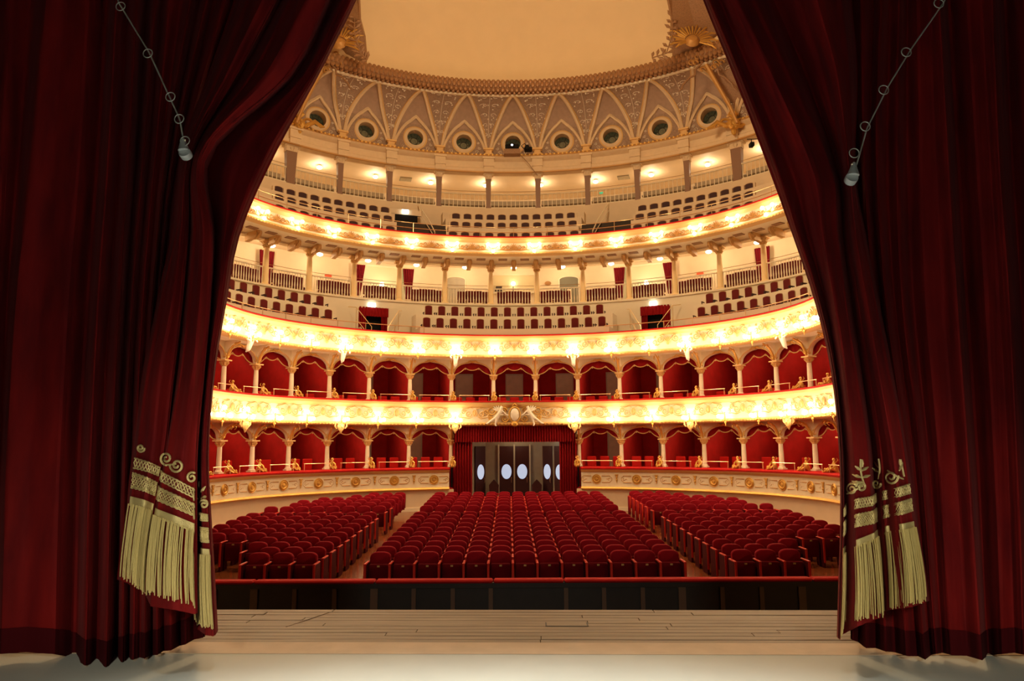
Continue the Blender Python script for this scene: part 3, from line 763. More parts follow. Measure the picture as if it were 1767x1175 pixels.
for t in range(-85, 86, 10):
    k = int(round((abs(t)+5)/10))
    o = thing('gallery_column', 'yellow gallery column with leafy capital, %s %s of centre on the third tier' % (ORD[k], side(t)), 'column', E(t, 3.0, 8.66), rotz(t), 'yellow columns of the third tier')
    o['kind'] = 'thing'
    link('base', c3b, o); link('shaft', c3s, o); link('capital', c3c, o)
def balustrade(t0, t1, s, z, h, step, lab, grp):
    o = thing('balustrade', lab, 'balustrade', (0, 0, 0), 0, grp)
    struct('top_rail', sweep(box_prof(s-.04, s+.04, z+h, z+h+.05), t0, t1), M['pale'], o)
    struct('bottom_rail', sweep(box_prof(s-.04, s+.04, z, z+.05), t0, t1), M['pale'], o)
    n = int((t1-t0)/step); mb = MB()
    prof = [(.018, .05), (.024, .12), (.030, h*.35), (.018, h*.55), (.016, h*.85), (.022, h)]
    for i in range(n+1):
        p = E(t0+(t1-t0)*i/n, s, z); mb.lathe(prof, 5, Matrix.Translation(p))
    q = struct('baluster', mb, M['pale'], o); q['kind'] = 'stuff'
    n = 6; mb = MB(); mb.tube([E(t0+(t1-t0)*i/n, s, z+h+.18) for i in range(n+1)], .012, 5); struct('handrail', mb, M['gwood'], o)
    return o
for t in range(-80, 81, 10):
    k = abs(t)//10; where = 'in the central bay' if t == 0 else 'in the %s bay %s of centre' % (ORD[k], side(t))
    balustrade(t-4.3, t+4.3, 3.0, 8.68, .80, .58, 'white slender balustrade %s of the third tier' % where, 'third tier balustrades')
    # red raked chairs just behind the balusters, seen through them
    if abs(t) <= 60:
        for i in range(4):
            du = -1.6*(1 if t > 0 else -1 if t < 0 else 0)+(i-1.5)*1.75
            zz = 8.66+.12*(3-abs(i-1.5))*.3
            o = thing('standing_chair', 'red backed chair behind the balustrade %s, %s of four' % (where[3:] if False else where, ORD[i+1]), 'chair', E(t+du, 3.6, zz-.25), rotz(t), 'chairs behind the third tier balustrades')
            link('backrest', cbd, o); link('seat', csd, o)
            for sx in (-.19, .19): link('leg', lgm, o, (sx, 0, 0)); link('leg', lgm, o, (sx, -.38, 0))
# ceiling globes of tier three
gl = MB(); gl.ball((0, 0, -.02), .13, 12, (1.2, 1.2, .62)); glm = sub('globe', gl, M['lamp'])
bs = MB(); bs.lathe([(.11, .06), (.11, .10), (.05, .12)], 10); bsm = sub('base_plate', bs, M['brass'])
for t in range(-70, 71, 10):
    k = abs(t)//10; where = 'central' if t == 0 else '%s %s of centre' % (ORD[k], side(t))
    o = thing('ceiling_globe', 'lit round ceiling lamp of the third tier gallery, %s' % where, 'lamp', E(t, 4.4, 11.00), 0, 'third tier ceiling lamps')
    link('globe', glm, o); link('base_plate', bsm, o)
    light('ceiling_globe_light', 'POINT', E(t, 4.4, 10.80), P_CEIL3, WARM2, .12)
# corbels and coffers under the top parapet
def corbel():
    mb = MB(); P = [(.5, 0), (-.42, 0), (-.48, -.06), (-.48, -.14), (-.38, -.19), (-.30, -.30), (-.15, -.34), (-.02, -.30), (.5, -.34)]
    n = len(P); c = [Vector((-.10, y, z)) for y, z in P]+[Vector((.10, y, z)) for y, z in P]
    mb.add(c, [tuple(range(n)), tuple(range(2*n-1, n-1, -1))]+[(i, (i+1) % n, (i+1) % n+n, i+n) for i in range(n)])
    for sx in (-1, 1): mb.tube([(sx*.11, -.32-.11*sin(a)*(1-.1*a), -.16+.11*cos(a)*(1-.1*a)) for a in [i*.6 for i in range(10)]], .02, 4)
    mb.tube([(0, -.50, -.04), (0, -.50, -.12), (0, -.34, -.26), (0, -.12, -.34)], [.04, .06, .07, .03], 5)
    return mb
cfr = MB(); cfr.box(-.22, .22, -.16, .16, -.03, 0); cfm = sub('coffer', cfr, M['brown'])
M['corbel'] = mat('corbel_gilding', (.62, .37, .14), .5, .2)
crm = sub('corbel', corbel(), M['corbel'])
for i in range(-17, 18):
    t = i*5
    nm = 'central' if i == 0 else '%s %s of centre' % (ORD[abs(i)], side(t)) 
    o = link('corbel', crm, None, E(t, 2.5, 10.80), rotz(t)); tag(o, 'gilt scrolled corbel under the topmost parapet, %s' % nm, 'corbel', 'corbels under the topmost parapet')
    if i < 17:
        o = link('ceiling_coffer', cfm, None, E(t+2.5, 2.0, 10.80), rotz(t+2.5), kind='structure')
# gallery openings on the back wall: curtains, doors, control booth
def hung_curtain(t, s, ztop, zbot, w0, w1, lab, skew):
    o = thing('door_curtain', lab, 'curtain', E(t, s, zbot), rotz(t)); o['kind'] = 'thing'
    H = ztop-zbot; mb = MB()
    for dy in (0, .03):
        mb.grid(lambda u, v: Vector(((u-.5)*(w1+(w0-w1)*v)+skew*(1-v), -.06+dy+.035*sin(u*38)*(.4+.6*v), H*v)), 40, 6)
    struct('cloth', mb, M['maroon'], o)
    mb = MB(); mb.tube([(-.35, -.08, H+.02), (.35, -.08, H+.02)], .015, 5); struct('curtain_rod', mb, M['brass'], o)
for sg in (-1, 1):
    sn = side(sg)
    for (tc, sk, w) in ((30.6, .10, 'outer'), (20.9, -.0, 'inner')):
        hung_curtain(sg*tc, 5.3, 10.95, 9.3, .60, .34, 'dark red curtain tied back at the %s side of the %s gallery opening, third tier' % (w, sn), sg*sk)
    hung_curtain(sg*49, 5.3, 10.95, 8.66, .75, .45, 'long dark red curtain beside the far %s gallery column, third tier' % sn, 0)
    # opening with a lamp
    o = thing('gallery_opening', 'pale green lit side room opening in the third tier gallery, %s side' % sn, 'doorway', E(sg*25.7, 5.58, 8.7), rotz(sg*25.7)); o['kind'] = 'thing'
    mb = MB(); mb.box(-1.15, 1.15, -.03, .0, .0, 2.3); struct('recess_panel', mb, mat('pale_green_paint_%s' % sn, (.60, .62, .40), .7), o)
    mb = MB(); mb.box(-1.2, -1.13, -.08, .0, 0, 2.35); mb.box(1.13, 1.2, -.08, 0, 0, 2.35); mb.box(-1.2, 1.2, -.08, 0, 2.3, 2.38); struct('frame', mb, M['pale'], o)
    o = thing('globe_lamp', 'bright globe lamp on a stand in the %s gallery opening' % sn, 'lamp', E(sg*26.2, 5.2, 8.7), 0)
    mb = MB(); mb.ball((0, 0, 1.28), .13, 12); struct('globe', mb, M['lamp'], o)
    mb = MB(); mb.tube([(0, 0, 0), (0, 0, 1.18)], .02, 6); mb.lathe([(.14, 0), (.14, .03), (.03, .05)], 10); struct('stand', mb, M['brass'], o)
    light('globe_lamp_light', 'POINT', E(sg*26.2, 4.9, 9.98), 14, (1, .86, .6), .12)
    o = thing('red_notice', 'small red notice on the %s gallery wall' % sn, 'sign', E(sg*36.3, 5.58, 10.25), rotz(sg*36.3)); mb = MB(); mb.box(-.17, .17, -.03, 0, -.07, .07); struct('panel', mb, M['redsign'], o)
o = thing('control_booth', 'control booth window with counter in the centre of the third tier gallery', 'booth', E(0, 5.58, 8.7), rotz(0))
mb = MB(); mb.box(-1.15, 1.15, -.02, 0.02, 1.25, 2.15); struct('window_recess', mb, mat('booth_interior', (.62, .50, .28), .7), o)
mb = MB(); mb.box(-1.2, 1.2, -.22, 0, 1.12, 1.2); struct('counter', mb, M['pale'], o)
mb = MB(); mb.box(-1.2, -1.13, -.06, 0, 1.2, 2.2); mb.box(1.13, 1.2, -.06, 0, 1.2, 2.2); mb.box(-1.2, 1.2, -.06, 0, 2.15, 2.22); struct('frame', mb, M['creamwall'], o)
o = thing('desk_lamp', 'lit globe lamp standing on the control booth counter', 'lamp', E(-.1, 5.44, 9.90), rotz(0))
mb = MB(); mb.ball((0, 0, .46), .12, 12); struct('globe', mb, M['lamp'], o); mb = MB(); mb.tube([(0, 0, 0), (0, 0, .36)], .02, 6); mb.lathe([(.08, 0), (.08, .02), (.02, .03)], 8); struct('stand', mb, M['grey'], o)
o = thing('lighting_console', 'small dark lighting console left of the booth lamp', 'console', E(-3.0, 5.44, 9.90), rotz(0)); mb = MB(); mb.box(-.2, .2, -.1, .1, 0, .12, bev=.02); mb.extrude([(-.17, .12), (.17, .12), (.2, .34), (-.14, .34)], .02, .06); struct('body', mb, M['grey'], o)
def niche(t, lab, openm):
    o = thing('arched_niche', lab, 'niche', E(t, 5.58, 8.7), rotz(t)); o['kind'] = 'thing'
    P = [(-.52, 0), (.52, 0)]+[(.52*cos(pi*i/12), 1.85+.16*sin(pi*i/12)) for i in range(13)]
    mb = MB(); mb.extrude(P, -.02, .01); struct('niche_back', mb, openm, o)
    mb = MB(); mb.tube([(-.54, -.03, 0), (-.54, -.03, 1.85)]+[(-.54*cos(pi*i/12), -.03, 1.85+.18*sin(pi*i/12)) for i in range(1, 12)]+[(.54, -.03, 1.85), (.54, -.03, 0)], .035, 5); struct('niche_frame', mb, M['cream'], o)
    return o
niche(-11.4, 'shallow arched niche in the third tier gallery wall left of the control booth', M['doorgrey'])
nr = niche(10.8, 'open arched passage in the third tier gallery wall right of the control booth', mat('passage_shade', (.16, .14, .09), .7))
mb = MB(); mb.box(-.1, .12, -.04, -.02, 0, 1.3); struct('door_leaf', mb, M['creamwall'], nr)
o = thing('oval_plaque', 'small brown oval plaque right of the control booth', 'plaque', E(6.7, 5.58, 10.38), rotz(6.7)); mb = MB(); mb.lathe([(.18, 0), (.18, .03), (.12, .04)], 16, Matrix.Rotation(pi/2, 4, 'X'), 1, .62); struct('plate', mb, M['gwood'], o)

# ------------------------------------------------------------------ top tier
T4P = [(1.75, 11.45), (1.75, 11.80), (2.60, 11.80), (2.60, 12.62), (3.60, 12.62), (3.60, 13.40), (4.60, 13.40), (4.60, 14.05), (5.15, 14.05), (5.15, 11.45)]
for a, b, nm in ((-14.6, 14.6, 'middle'), (-TM, -26.3, 'left wing'), (26.3, TM, 'right wing')):
    stepped(T4P, a, b, M['creamwall'], 'seat_terrace', 'cream stepped terrace, %s of the top tier' % nm)
struct('floor_top_tier', sweep(box_prof(1.3, 5.1, 11.38, 11.44), -TM, TM), M['grey'])
for sg in (-1, 1):
    a, b = (14.6, 26.3) if sg > 0 else (-26.3, -14.6)
    sn = side(sg)
    mb = sweep([(1.8, 11.45), (1.8, 11.6), (2.4, 11.6), (2.4, 12.1), (3.0, 12.1), (3.0, 12.6), (3.6, 12.6), (3.6, 13.0), (5.1, 13.0), (5.1, 11.45)], a, b)
    o = struct('aisle_stair', mb, M['grey']); o['kind'] = 'thing'; tag(o, 'dark aisle stairs between the terraces on the %s of the top tier' % sn, 'stairs')
    c0, c1 = (17.5, 25.8) if sg > 0 else (-25.8, -17.5)
    o = thing('exit_sign', 'glowing white exit sign over the %s dark door of the top tier' % sn, 'sign', E(sg*22.6, 4.3, 13.80), rotz(sg*22.6))
    if sg < 0:
        mb = MB(); mb.box(-.17, .17, -.06, 0, -.10, .10); struct('lit_panel', mb, M['sign'], o)
    else:
        mb = MB(); mb.box(-.10, .10, -.06, 0, -.05, .05); struct('lit_panel', mb, mat('green_sign', (.05, .4, .2), .5, emit=(.1, .6, .3), estr=.5), o); o.location = E(17.8, 5.2, 15.2); o['label'] = 'small green sign on the top gallery wall, right side'
    if sg < 0:
        o = thing('exit_passage', 'dark exit opening below the lit sign on the left of the top tier', 'door', E(-22.3, 4.4, 12.6), rotz(-22.3)); o['kind'] = 'thing'
        mb = MB(); mb.box(-.6, .6, -.05, .05, .0, 1.05); struct('dark_opening', mb, M['black'], o)
        mb = MB(); mb.box(-.85, .85, -.03, .08, 1.05, 1.35); mb.box(-.85, -.6, -.03, .08, 0, 1.1); struct('surround', mb, M['creamwall'], o)
    mb = MB(); q = E(sg*19, 4.0, 0)
    o = thing('stair_handrail', 'sloping white handrail of the %s aisle on the top tier' % sn, 'rail')
    mb.tube([E(sg*19.3, 5.0, 14.5), E(sg*18.6, 3.0, 13.0), E(sg*18.2, 2.0, 12.1)], .03, 6); mb.tube([E(sg*19.3, 5.0, 14.1), E(sg*18.6, 3.0, 12.6), E(sg*18.2, 2.0, 11.8)], .02, 6); struct('rail', mb, M['pale'], o)
    mb = MB(); mb.tube([E(sg*18.2, 2.0, 12.1), E(sg*18.2, 2.0, 11.6)], .02, 5); struct('post', mb, M['pale'], o)
struct('wall_top_tier', sweep(box_prof(5.15, 5.3, 11.4, 14.58), -TM, TM), M['creamwall'])
struct('floor_top_gallery', sweep(box_prof(5.3, 11.6, 14.4, 14.55), -TM, TM), M['creamwall'])
for row, (s, z) in enumerate(((2.25, 11.82), (3.12, 12.64), (4.12, 13.42))):
    rn = ('front', 'middle', 'rear')[row]; n = 11; dt = seatC(s, 0, .62)
    for i in range(n):
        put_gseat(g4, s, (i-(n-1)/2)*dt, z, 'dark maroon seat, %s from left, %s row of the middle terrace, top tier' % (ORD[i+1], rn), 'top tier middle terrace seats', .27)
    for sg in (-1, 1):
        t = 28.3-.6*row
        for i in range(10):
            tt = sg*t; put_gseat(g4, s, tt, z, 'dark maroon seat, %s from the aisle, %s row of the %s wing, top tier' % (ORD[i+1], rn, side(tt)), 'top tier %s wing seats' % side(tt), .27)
            t += seatC(s, tt, .61)
# white bench fronts with openings in front of each row
for t in range(-70, 71, 10):
    k = abs(t)//10; where = 'in the central bay' if t == 0 else 'in the %s bay %s of centre' % (ORD[k], side(t))
    balustrade(t-4.7, t+4.7, 5.25, 14.60, .78, .80, 'cream balustrade %s of the top gallery' % where, 'top gallery balustrades')
    # cream slatted benches standing behind the balustrade
    if abs(t) <= 50:
        o = thing('gallery_bench', 'long slatted cream bench behind the top gallery balustrade, %s' % where[3:].replace('the ', ''), 'bench', (0, 0, 0), 0, 'benches of the top gallery')
        struct('bench_back', sweep(box_prof(5.9, 5.98, 14.72, 15.24), t-4.4, t+4.4), M['bench'], o)
        struct('bench_seat', sweep(box_prof(5.5, 5.9, 14.85, 14.92), t-4.4, t+4.4), M['bench'], o)
        mb = MB()
        for i in range(9): 
            p = E(t-3.6+.8*i, 5.88, 14.74); mb.box(-.045, .045, -.02, .0, 0, .10, Matrix.Translation(p) @ Matrix.Rotation(rotz(t), 4, 'Z'))
        q = struct('dark_gap', mb, M['black'], o); q['kind'] = 'stuff'
struct('wall_top_back', sweep(box_prof(11.5, 11.7, 14.4, 17.6), -TM, TM), M['creamwall'])
struct('ceiling_top_gallery', sweep(box_prof(5.4, 11.6, 17.35, 17.5), -TM, TM), M['creamwall'])
for t in range(-65, 66, 10):
    k = int(round((abs(t)+5)/10))
    o = thing('ceiling_globe', 'lit round ceiling lamp of the top gallery, %s %s of centre' % (ORD[k], side(t)), 'lamp', E(t, 8.6, 17.22), 0, 'top gallery ceiling lamps')
    link('globe', glm, o); link('base_plate', bsm, o)
    light('ceiling_globe_light', 'POINT', E(t, 8.6, 17.02), P_CEIL4, WARM2, .12)
for t in (-19.5, 20):
    o = thing('ceiling_vent', 'pale ventilation grille on the top gallery ceiling, %s of centre' % side(t), 'vent', E(t, 8.7, 17.34), rotz(t)); mb = MB(); mb.box(-.35, .35, -.3, .3, -.04, 0)
    struct('frame', mb, M['doorgrey'], o)
    for k in range(4):
        mb = MB(); mb.box(-.3, .3, -.24+.13*k, -.18+.13*k, -.06, -.04); struct('slat', mb, M['doorframe'], o)
def top_col(h, wide):
    w_ = .27 if wide else .15
    sh = MB(); c = [(-w_*.75, -.14, .0), (w_*.75, -.14, .0), (w_*.75, .14, .0), (-w_*.75, .14, .0), (-w_, -.18, h-.34), (w_, -.18, h-.34), (w_, .18, h-.34), (-w_, .18, h-.34)]
    sh.add(c, [(0, 3, 2, 1), (4, 5, 6, 7), (0, 1, 5, 4), (1, 2, 6, 5), (2, 3, 7, 6), (3, 0, 4, 7)])
    cp = MB(); w2 = w_+.03
    cp.box(-w2, w2, -.2, .2, h-.34, h-.28); cp.box(-w2-.0, w2+.0, -.2, .2, h-.28, h-.06); cp.box(-w2-.09, w2+.09, -.28, .28, h-.06, h)
    for sx in (-1, 1):
        cp.tube([(sx*(w2+.05)+.07*cos(a)*(1-.1*a), -.24, h-.13+.07*sin(a)*(1-.1*a)) for a in [i*.7 for i in range(9)]], .022, 4)
        cp.tube([(sx*.05, -.2, h-.28), (sx*.10, -.25, h-.18), (sx*.06, -.24, h-.08)], [.03, .035, .012], 4)
    bs_ = MB(); bs_.box(-w_*.75-.03, w_*.75+.03, -.17, .17, 0, .08)
    return sub('x', sh, M['colbrown']), sub('y', cp, M['tan']), sub('z', bs_, M['colbrown'])
H4 = 16.62-14.6; tn_ = top_col(H4, False); tw = top_col(H4, True)
for t in range(-75, 76, 10):
    k = int(round((abs(t)+5)/10)); g = tw if abs(t) == 45 else tn_
    o = thing('gallery_pillar', '%s brown pillar with cream capital, %s %s of centre on the top tier' % ('broad' if abs(t) == 45 else 'tapering', ORD[k], side(t)), 'column', E(t, 5.35, 14.6), rotz(t), 'brown pillars of the top tier')
    o['kind'] = 'thing'
    link('shaft', g[0], o); link('capital', g[1], o); link('base', g[2], o)
# entablature
struct('trim_3', sweep([(5.05, 16.62), (5.02, 16.72), (5.02, 16.85), (5.08, 16.9), (5.6, 16.9), (5.6, 16.62)], -TM, TM), M['tan'], label='cream architrave over the top gallery')
struct('trim_4', sweep([(5.08, 16.9), (5.08, 17.25), (5.0, 17.3), (4.85, 17.38), (4.80, 17.45), (5.6, 17.45), (5.6, 16.9)], -TM, TM), M['tan'], label='plain cream frieze band')
struct('trim_5', sweep([(5.05, 16.58), (4.97, 16.59), (4.96, 16.65), (5.05, 16.68)], -TM, TM), M['goldrelief'], label='thin gilt line moulding')
struct('trim_6', sweep([(5.2, 17.45), (4.86, 17.45), (4.83, 17.52), (4.9, 17.62), (5.2, 17.66)], -TM, TM), M['goldrelief'], label='gilt dentil course below the windows')
mb = MB(); t = -62
while t < 62: mb.box(-.04, .04, -.05, .06, -.03, .05, Matrix.Translation(E(t, 4.86, 17.55)) @ Matrix.Rotation(rotz(t), 4, 'Z')); t += .85
o = struct('dentil', mb, M['gold']); tag(o, 'row of small gilt dentils under the round windows', 'moulding', kind='stuff')
for t in range(-75, 76, 10):
    k = int(round((abs(t)+5)/10))
    mb = MB(); mb.box(-.29, .29, -.12, .3, 0, .50); mb.box(-.34, .34, -.18, .3, .42, .54); mb.box(-.27, .27, -.07, .3, -.30, 0)
    o = link('entablature_block', mb.mesh('entablature_block', M['tan'], False), None, E(t, 4.98, 16.92), rotz(t)); tag(o, 'projecting cream block over the %s pillar %s of centre, top tier' % (ORD[k], side(t)), 'moulding', 'projecting blocks of the cornice')
# ---- cove with pendentives and round windows
def cove(w):
    """w 0..1 -> (s,z) along the wall and the curved cove"""
    L1, L2 = 1.40, 2.45; x = w*(L1+L2)
    if x < L1: return 5.3, 17.6+x
    a = (x-L1)/L2*pi/2; return 5.3-1.7*(1-cos(a)), 19.0+1.5*sin(a)
def CV(t, w_, off=0.0):
    s, z = cove(w_); x = w_*3.85
    a = 0 if x < 1.4 else (x-1.4)/2.45*pi/2
    return E(t, s-off*cos(a), z-off*sin(a))
mb = MB()
R_W = .47
# wall of the cove per bay with a circular hole for the window
def hole_bay(t):
    mb = MB(); wc = (18.43-17.6)/3.85; deg = degrees(1/ (EA+5.3)/1.0)
    pr = rotz(t); c = E(t, 5.3, 18.43); n = 24; inner = []; outer = []
    q0 = radians(t+T0); dl = sqrt(((EA+5.3)*cos(q0))**2+((EB+5.3)*sin(q0))**2)*pi/180
    ring = []
    for i in range(n):
        a = 2*pi*i/n; inner.append((R_W*cos(a)/dl, 18.43+R_W*sin(a)))
    bx, z0, z1 = 5.0, 17.6, 19.25
    for i in range(n):
        a = 2*pi*i/n; dx, dz = cos(a)*1.0, sin(a)
        k = min(bx/max(1e-6, abs(dx)) , ((z1-18.43) if dz > 0 else (18.43-z0))/max(1e-6, abs(dz))*1.0/1.0*1.0 if False else 99)
        # square-ish projection in (deg, m) space
        kx = bx/max(1e-6, abs(dx)*1.0); kz = ((z1-18.43) if dz > 0 else (18.43-z0))/max(1e-6, abs(dz))
        # scale so that deg axis and z axis share the same parameter
        k = min(kx/ (1/dl), kz); outer.append((dx*k/dl, 18.43+dz*k))
    def S(z):
        if z <= 19: return 5.3
        a = math.asin(min(1, (z-19)/1.5)); return 5.3-1.7*(1-cos(a))
    vs_ = [E(t+x, S(z), z) for x, z in inner]+[E(t+x, S(z), z) for x, z in outer]
    fs = [(i, (i+1) % n, (i+1) % n+n, i+n) for i in range(n)]
    mb.add(vs_, fs)
    # corners
    for sx in (-1, 1):
        for zz in (z0, z1):
            pass
    return mb
# backing wall: full surface above z=19.25, and the lower band is closed by hole bays plus strips behind the ribs
struct('wall_cove', MB().grid(lambda u, v: CV(-70+140*u, .428+.572*v), 90, 12), M['mauve'], label='brown coved vault between windows and ceiling ring')
def lower_fill(t):
    """bay wall between z 17.6 and 19.25 around the round window, as a grid with the cells inside the hole snapped to the circle"""
    q0 = radians(t+T0); dl = sqrt(((EA+5.3)*cos(q0))**2+((EB+5.3)*sin(q0))**2)*pi/180
    n = 32; mb = MB(); vs_ = []
    W = 5*dl; z0, z1 = 17.6-18.43, 19.25-18.43
    def edge(a):
        dx, dz = cos(a), sin(a); kx = W/max(1e-6, abs(dx)); kz = (z1 if dz > 0 else -z0)/max(1e-6, abs(dz)); return min(kx, kz)
    angs = sorted(set([2*pi*i/n for i in range(n)]+[atan2(z1, W) % (2*pi), atan2(z1, -W) % (2*pi), atan2(z0, -W) % (2*pi), atan2(z0, W) % (2*pi)]))
    m = len(angs)
    for a in angs:
        k = edge(a)
        for r in (R_W, (R_W+k)/2, k): vs_.append(E(t+r*cos(a)/dl, 5.3 if 18.43+r*sin(a) <= 19 else 5.3-1.7*(1-cos(math.asin((18.43+r*sin(a)-19)/1.5))), 18.43+r*sin(a)))
    fs = []
    for i in range(m):
        j = (i+1) % m
        for q in (0, 1): fs.append((i*3+q, i*3+q+1, j*3+q+1, j*3+q))
    mb.add(vs_, fs); return mb
rx90 = Matrix.Rotation(pi/2, 4, 'X')
def ringmesh(r0_, r1_, y0, y1, n=28):
    mb = MB(); P = [(r0_, y0), (r1_, y0*.6+y1*.4), (r1_, y1), (r0_, y1)]; vs_ = []
    for i in range(n):
        a = 2*pi*i/n
        for r, y in P: vs_.append((r*cos(a), y, r*sin(a)))
    fs = [(i*4+j, i*4+(j+1) % 4, ((i+1) % n)*4+(j+1) % 4, ((i+1) % n)*4+j) for i in range(n) for j in range(4)]
    return mb.add(vs_, fs)
fr_m = sub('f', ringmesh(.44, .60, -.10, .02), M['tan']); fr2_m = sub('f2', ringmesh(.60, .68, -.05, .02), M['goldpale'])
rv = MB(); n = 28; rv.add([(.47*cos(2*pi*i/n), y, .47*sin(2*pi*i/n)) for i in range(n) for y in (-.05, .5)], [(i*2, ((i+1) % n)*2, ((i+1) % n)*2+1, i*2+1) for i in range(n)]); rv_m = sub('rv', rv, M['tan'])
pn = MB(); pn.lathe([(.46, -.45), (.46, -.43)], 28, rx90); pn_m = sub('pn', pn, M['glassgreen'])
ct = MB(); ct.tube([(.2*cos(a), .40, .2*sin(a)) for a in [2*pi*i/16 for i in range(16)]], .012, 4, closed=True)
for i in range(6): 
    a = 2*pi*i/6; ct.tube([(.2*cos(a), .40, .2*sin(a)), (.45*cos(a), .40, .45*sin(a))], .010, 4)
ct_m = sub('ct', ct, M['grey'])
sp = MB()
for sx in (-1, 1):
    for (cx, cz, r, dd) in ((.72, -.55, .12, 1), (.86, -.30, .09, -1), (.55, -.66, .07, -1), (.80, -.02, .07, 1)):
        n_ = 14; sp.tube([(sx*(cx+r*(1-.8*i/n_)*cos(dd*2*pi*1.3*i/n_)), -.02, cz+r*(1-.8*i/n_)*sin(dd*2*pi*1.3*i/n_)) for i in range(n_+1)], .018, 4)
sp_m = sub('sp', sp, M['silver'])
wi = 0
for t in range(-60, 61, 10):
    wi += 1; k = abs(t)//10
    o = struct('wall_lunette', lower_fill(t), M['mauvepanel'])
    wn = bpy.data.objects.new('window_%d' % wi, None); COL.objects.link(wn); wn.location = E(t, 5.3, 18.43); wn.rotation_euler = (0, 0, rotz(t)); wn['kind'] = 'structure'
    wn['label'] = 'round dark green window under a pointed hood, ' + ('central bay' if t == 0 else '%s %s of centre' % (ORD[k], side(t)))
    link('window_frame', fr_m, wn); link('outer_ring', fr2_m, wn); link('reveal', rv_m, wn); p = link('pane', pn_m, wn); link('glazing_bars', ct_m, p); link('scroll_relief', sp_m, wn)
    # hood: pointed rib over the window
    mb = MB(); pts = []
    for i in range(25):
        u = -1+2*i/24; h = (1-abs(u)**1.7)**.75 if abs(u) < 1 else 0
        pts.append(CV(t+4.25*u*(1-.10*h), .10+.395*h+.035*max(0, 1-abs(u)/.25), .06))
    mb.tube(pts, .075, 6); mb.tube([p_ + Vector((0, 0, .09)) for p_ in pts], .045, 5); hr = link('hood_rib', mb.mesh('hood_rib', M['tan']), wn)
    hr.matrix_parent_inverse = (Matrix.Translation(wn.location) @ Matrix.Rotation(rotz(t), 4, 'Z')).inverted()
# pendentives: V-shaped floral panels with cream ribs
def halfw(w_):
    q = max(0, (w_-.06)/.94); return .35+4.45*q**1.45
for t in range(-65, 66, 10):
    k = int(round((abs(t)+5)/10))
    o = thing('vault_pendentive', 'V-shaped cove panel with silver flowers and cream ribs, %s %s of centre' % (ORD[k], side(t)), 'vault', (0, 0, 0), 0, 'floral cove panels above the top gallery')
    struct('floral_panel', MB().grid(lambda u, v: CV(t+(u-.5)*2*halfw(.06+.94*v)*.97, .06+.94*v, .05), 6, 16), M['mauvepanel'], o)
    for sx in (-1, 1):
        mb = MB(); mb.tube([CV(t+sx*halfw(.06+.94*i/24), .06+.94*i/24, .07) for i in range(25)], .095, 6, flat=.9)
        r_ = struct('rib', mb, M['tan'], o)
        mb = MB(); mb.tube([CV(t+sx*(halfw(.06+.94*i/24)-.42*min(1, i/8)), .08+.92*i/24, .08) for i in range(25)], .03, 4); struct('gold_line', mb, M['goldpale'], r_)
    mb = MB(); rnd = random.Random(t)
    for j in range(5):
        w0 = .97-.15*j; hw = halfw(w0)*.62
        for sx in (-1, 1):
            c = CV(t+sx*hw*.5, w0-.02, .07)
            pts = [CV(t+sx*(hw*.5+hw*.42*(1-.1*i)*cos(i*.7)), w0-.03+.035*(1-.1*i)*sin(i*.7), .065) for i in range(9)]
            mb.tube(pts, .018, 4)
            for q in range(3): mb.ball(CV(t+sx*rnd.uniform(.1, 1)*hw, w0-rnd.uniform(0, .10), .07), .045, 5, (1, 1, 1))
    mb.tube([CV(t, .30+.68*i/10, .07) for i in range(11)], .015, 4)
    struct('floral_relief', mb, M['silver'], o)
    mb = MB(); p = E(t, 5.1, 17.66); mx = Matrix.Translation(p) @ Matrix.Rotation(rotz(t), 4, 'Z')
    mb.box(-.24, .24, -.10, .15, .0, .08, mx); mb.box(-.18, .18, -.06, .15, .08, .30, mx); mb.box(-.27, .27, -.12, .15, .28, .38, mx)
    for sx in (-1, 1): mb.tube([mx @ Vector((sx*(.2+.05*cos(a)*(1-.1*a)), -.1, .18+.06*sin(a))) for a in [i*.7 for i in range(8)]], .02, 4)
    struct('base_capital', mb, M['goldpale'], o)
# thick moulded ring of bundled leaves
struct('trim_7', sweep([(3.75, 20.42), (3.62, 20.40), (3.55, 20.48), (3.62, 20.56), (3.8, 20.56)], -62, 62), M['cream'], label='cream line under the leaf garland ring')
root = thing('leaf_garland_ring', 'thick brown and gold leaf garland moulding around the ceiling', 'moulding')
prof = [(3.52+.34*cos(a)-.20, 20.78+.30*sin(a)) for a in [2*pi*i/10 for i in range(10)]]
struct('garland_core', sweep(prof, -60, 60), M['brown'], root)
mb = MB(); t = -60
while t < 60:
    for j in range(4):
        a = radians(150+45*j); s, z = 3.32+.31*cos(a), 20.78+.28*sin(a)
        mb.ball(E(t+(.52 if j % 2 else 0), s, z), .115, 6, (1.1, 1, 1.2))
    t += 1.05
o = struct('laurel_leaf', mb, M['leaf'], root); o['kind'] = 'stuff'

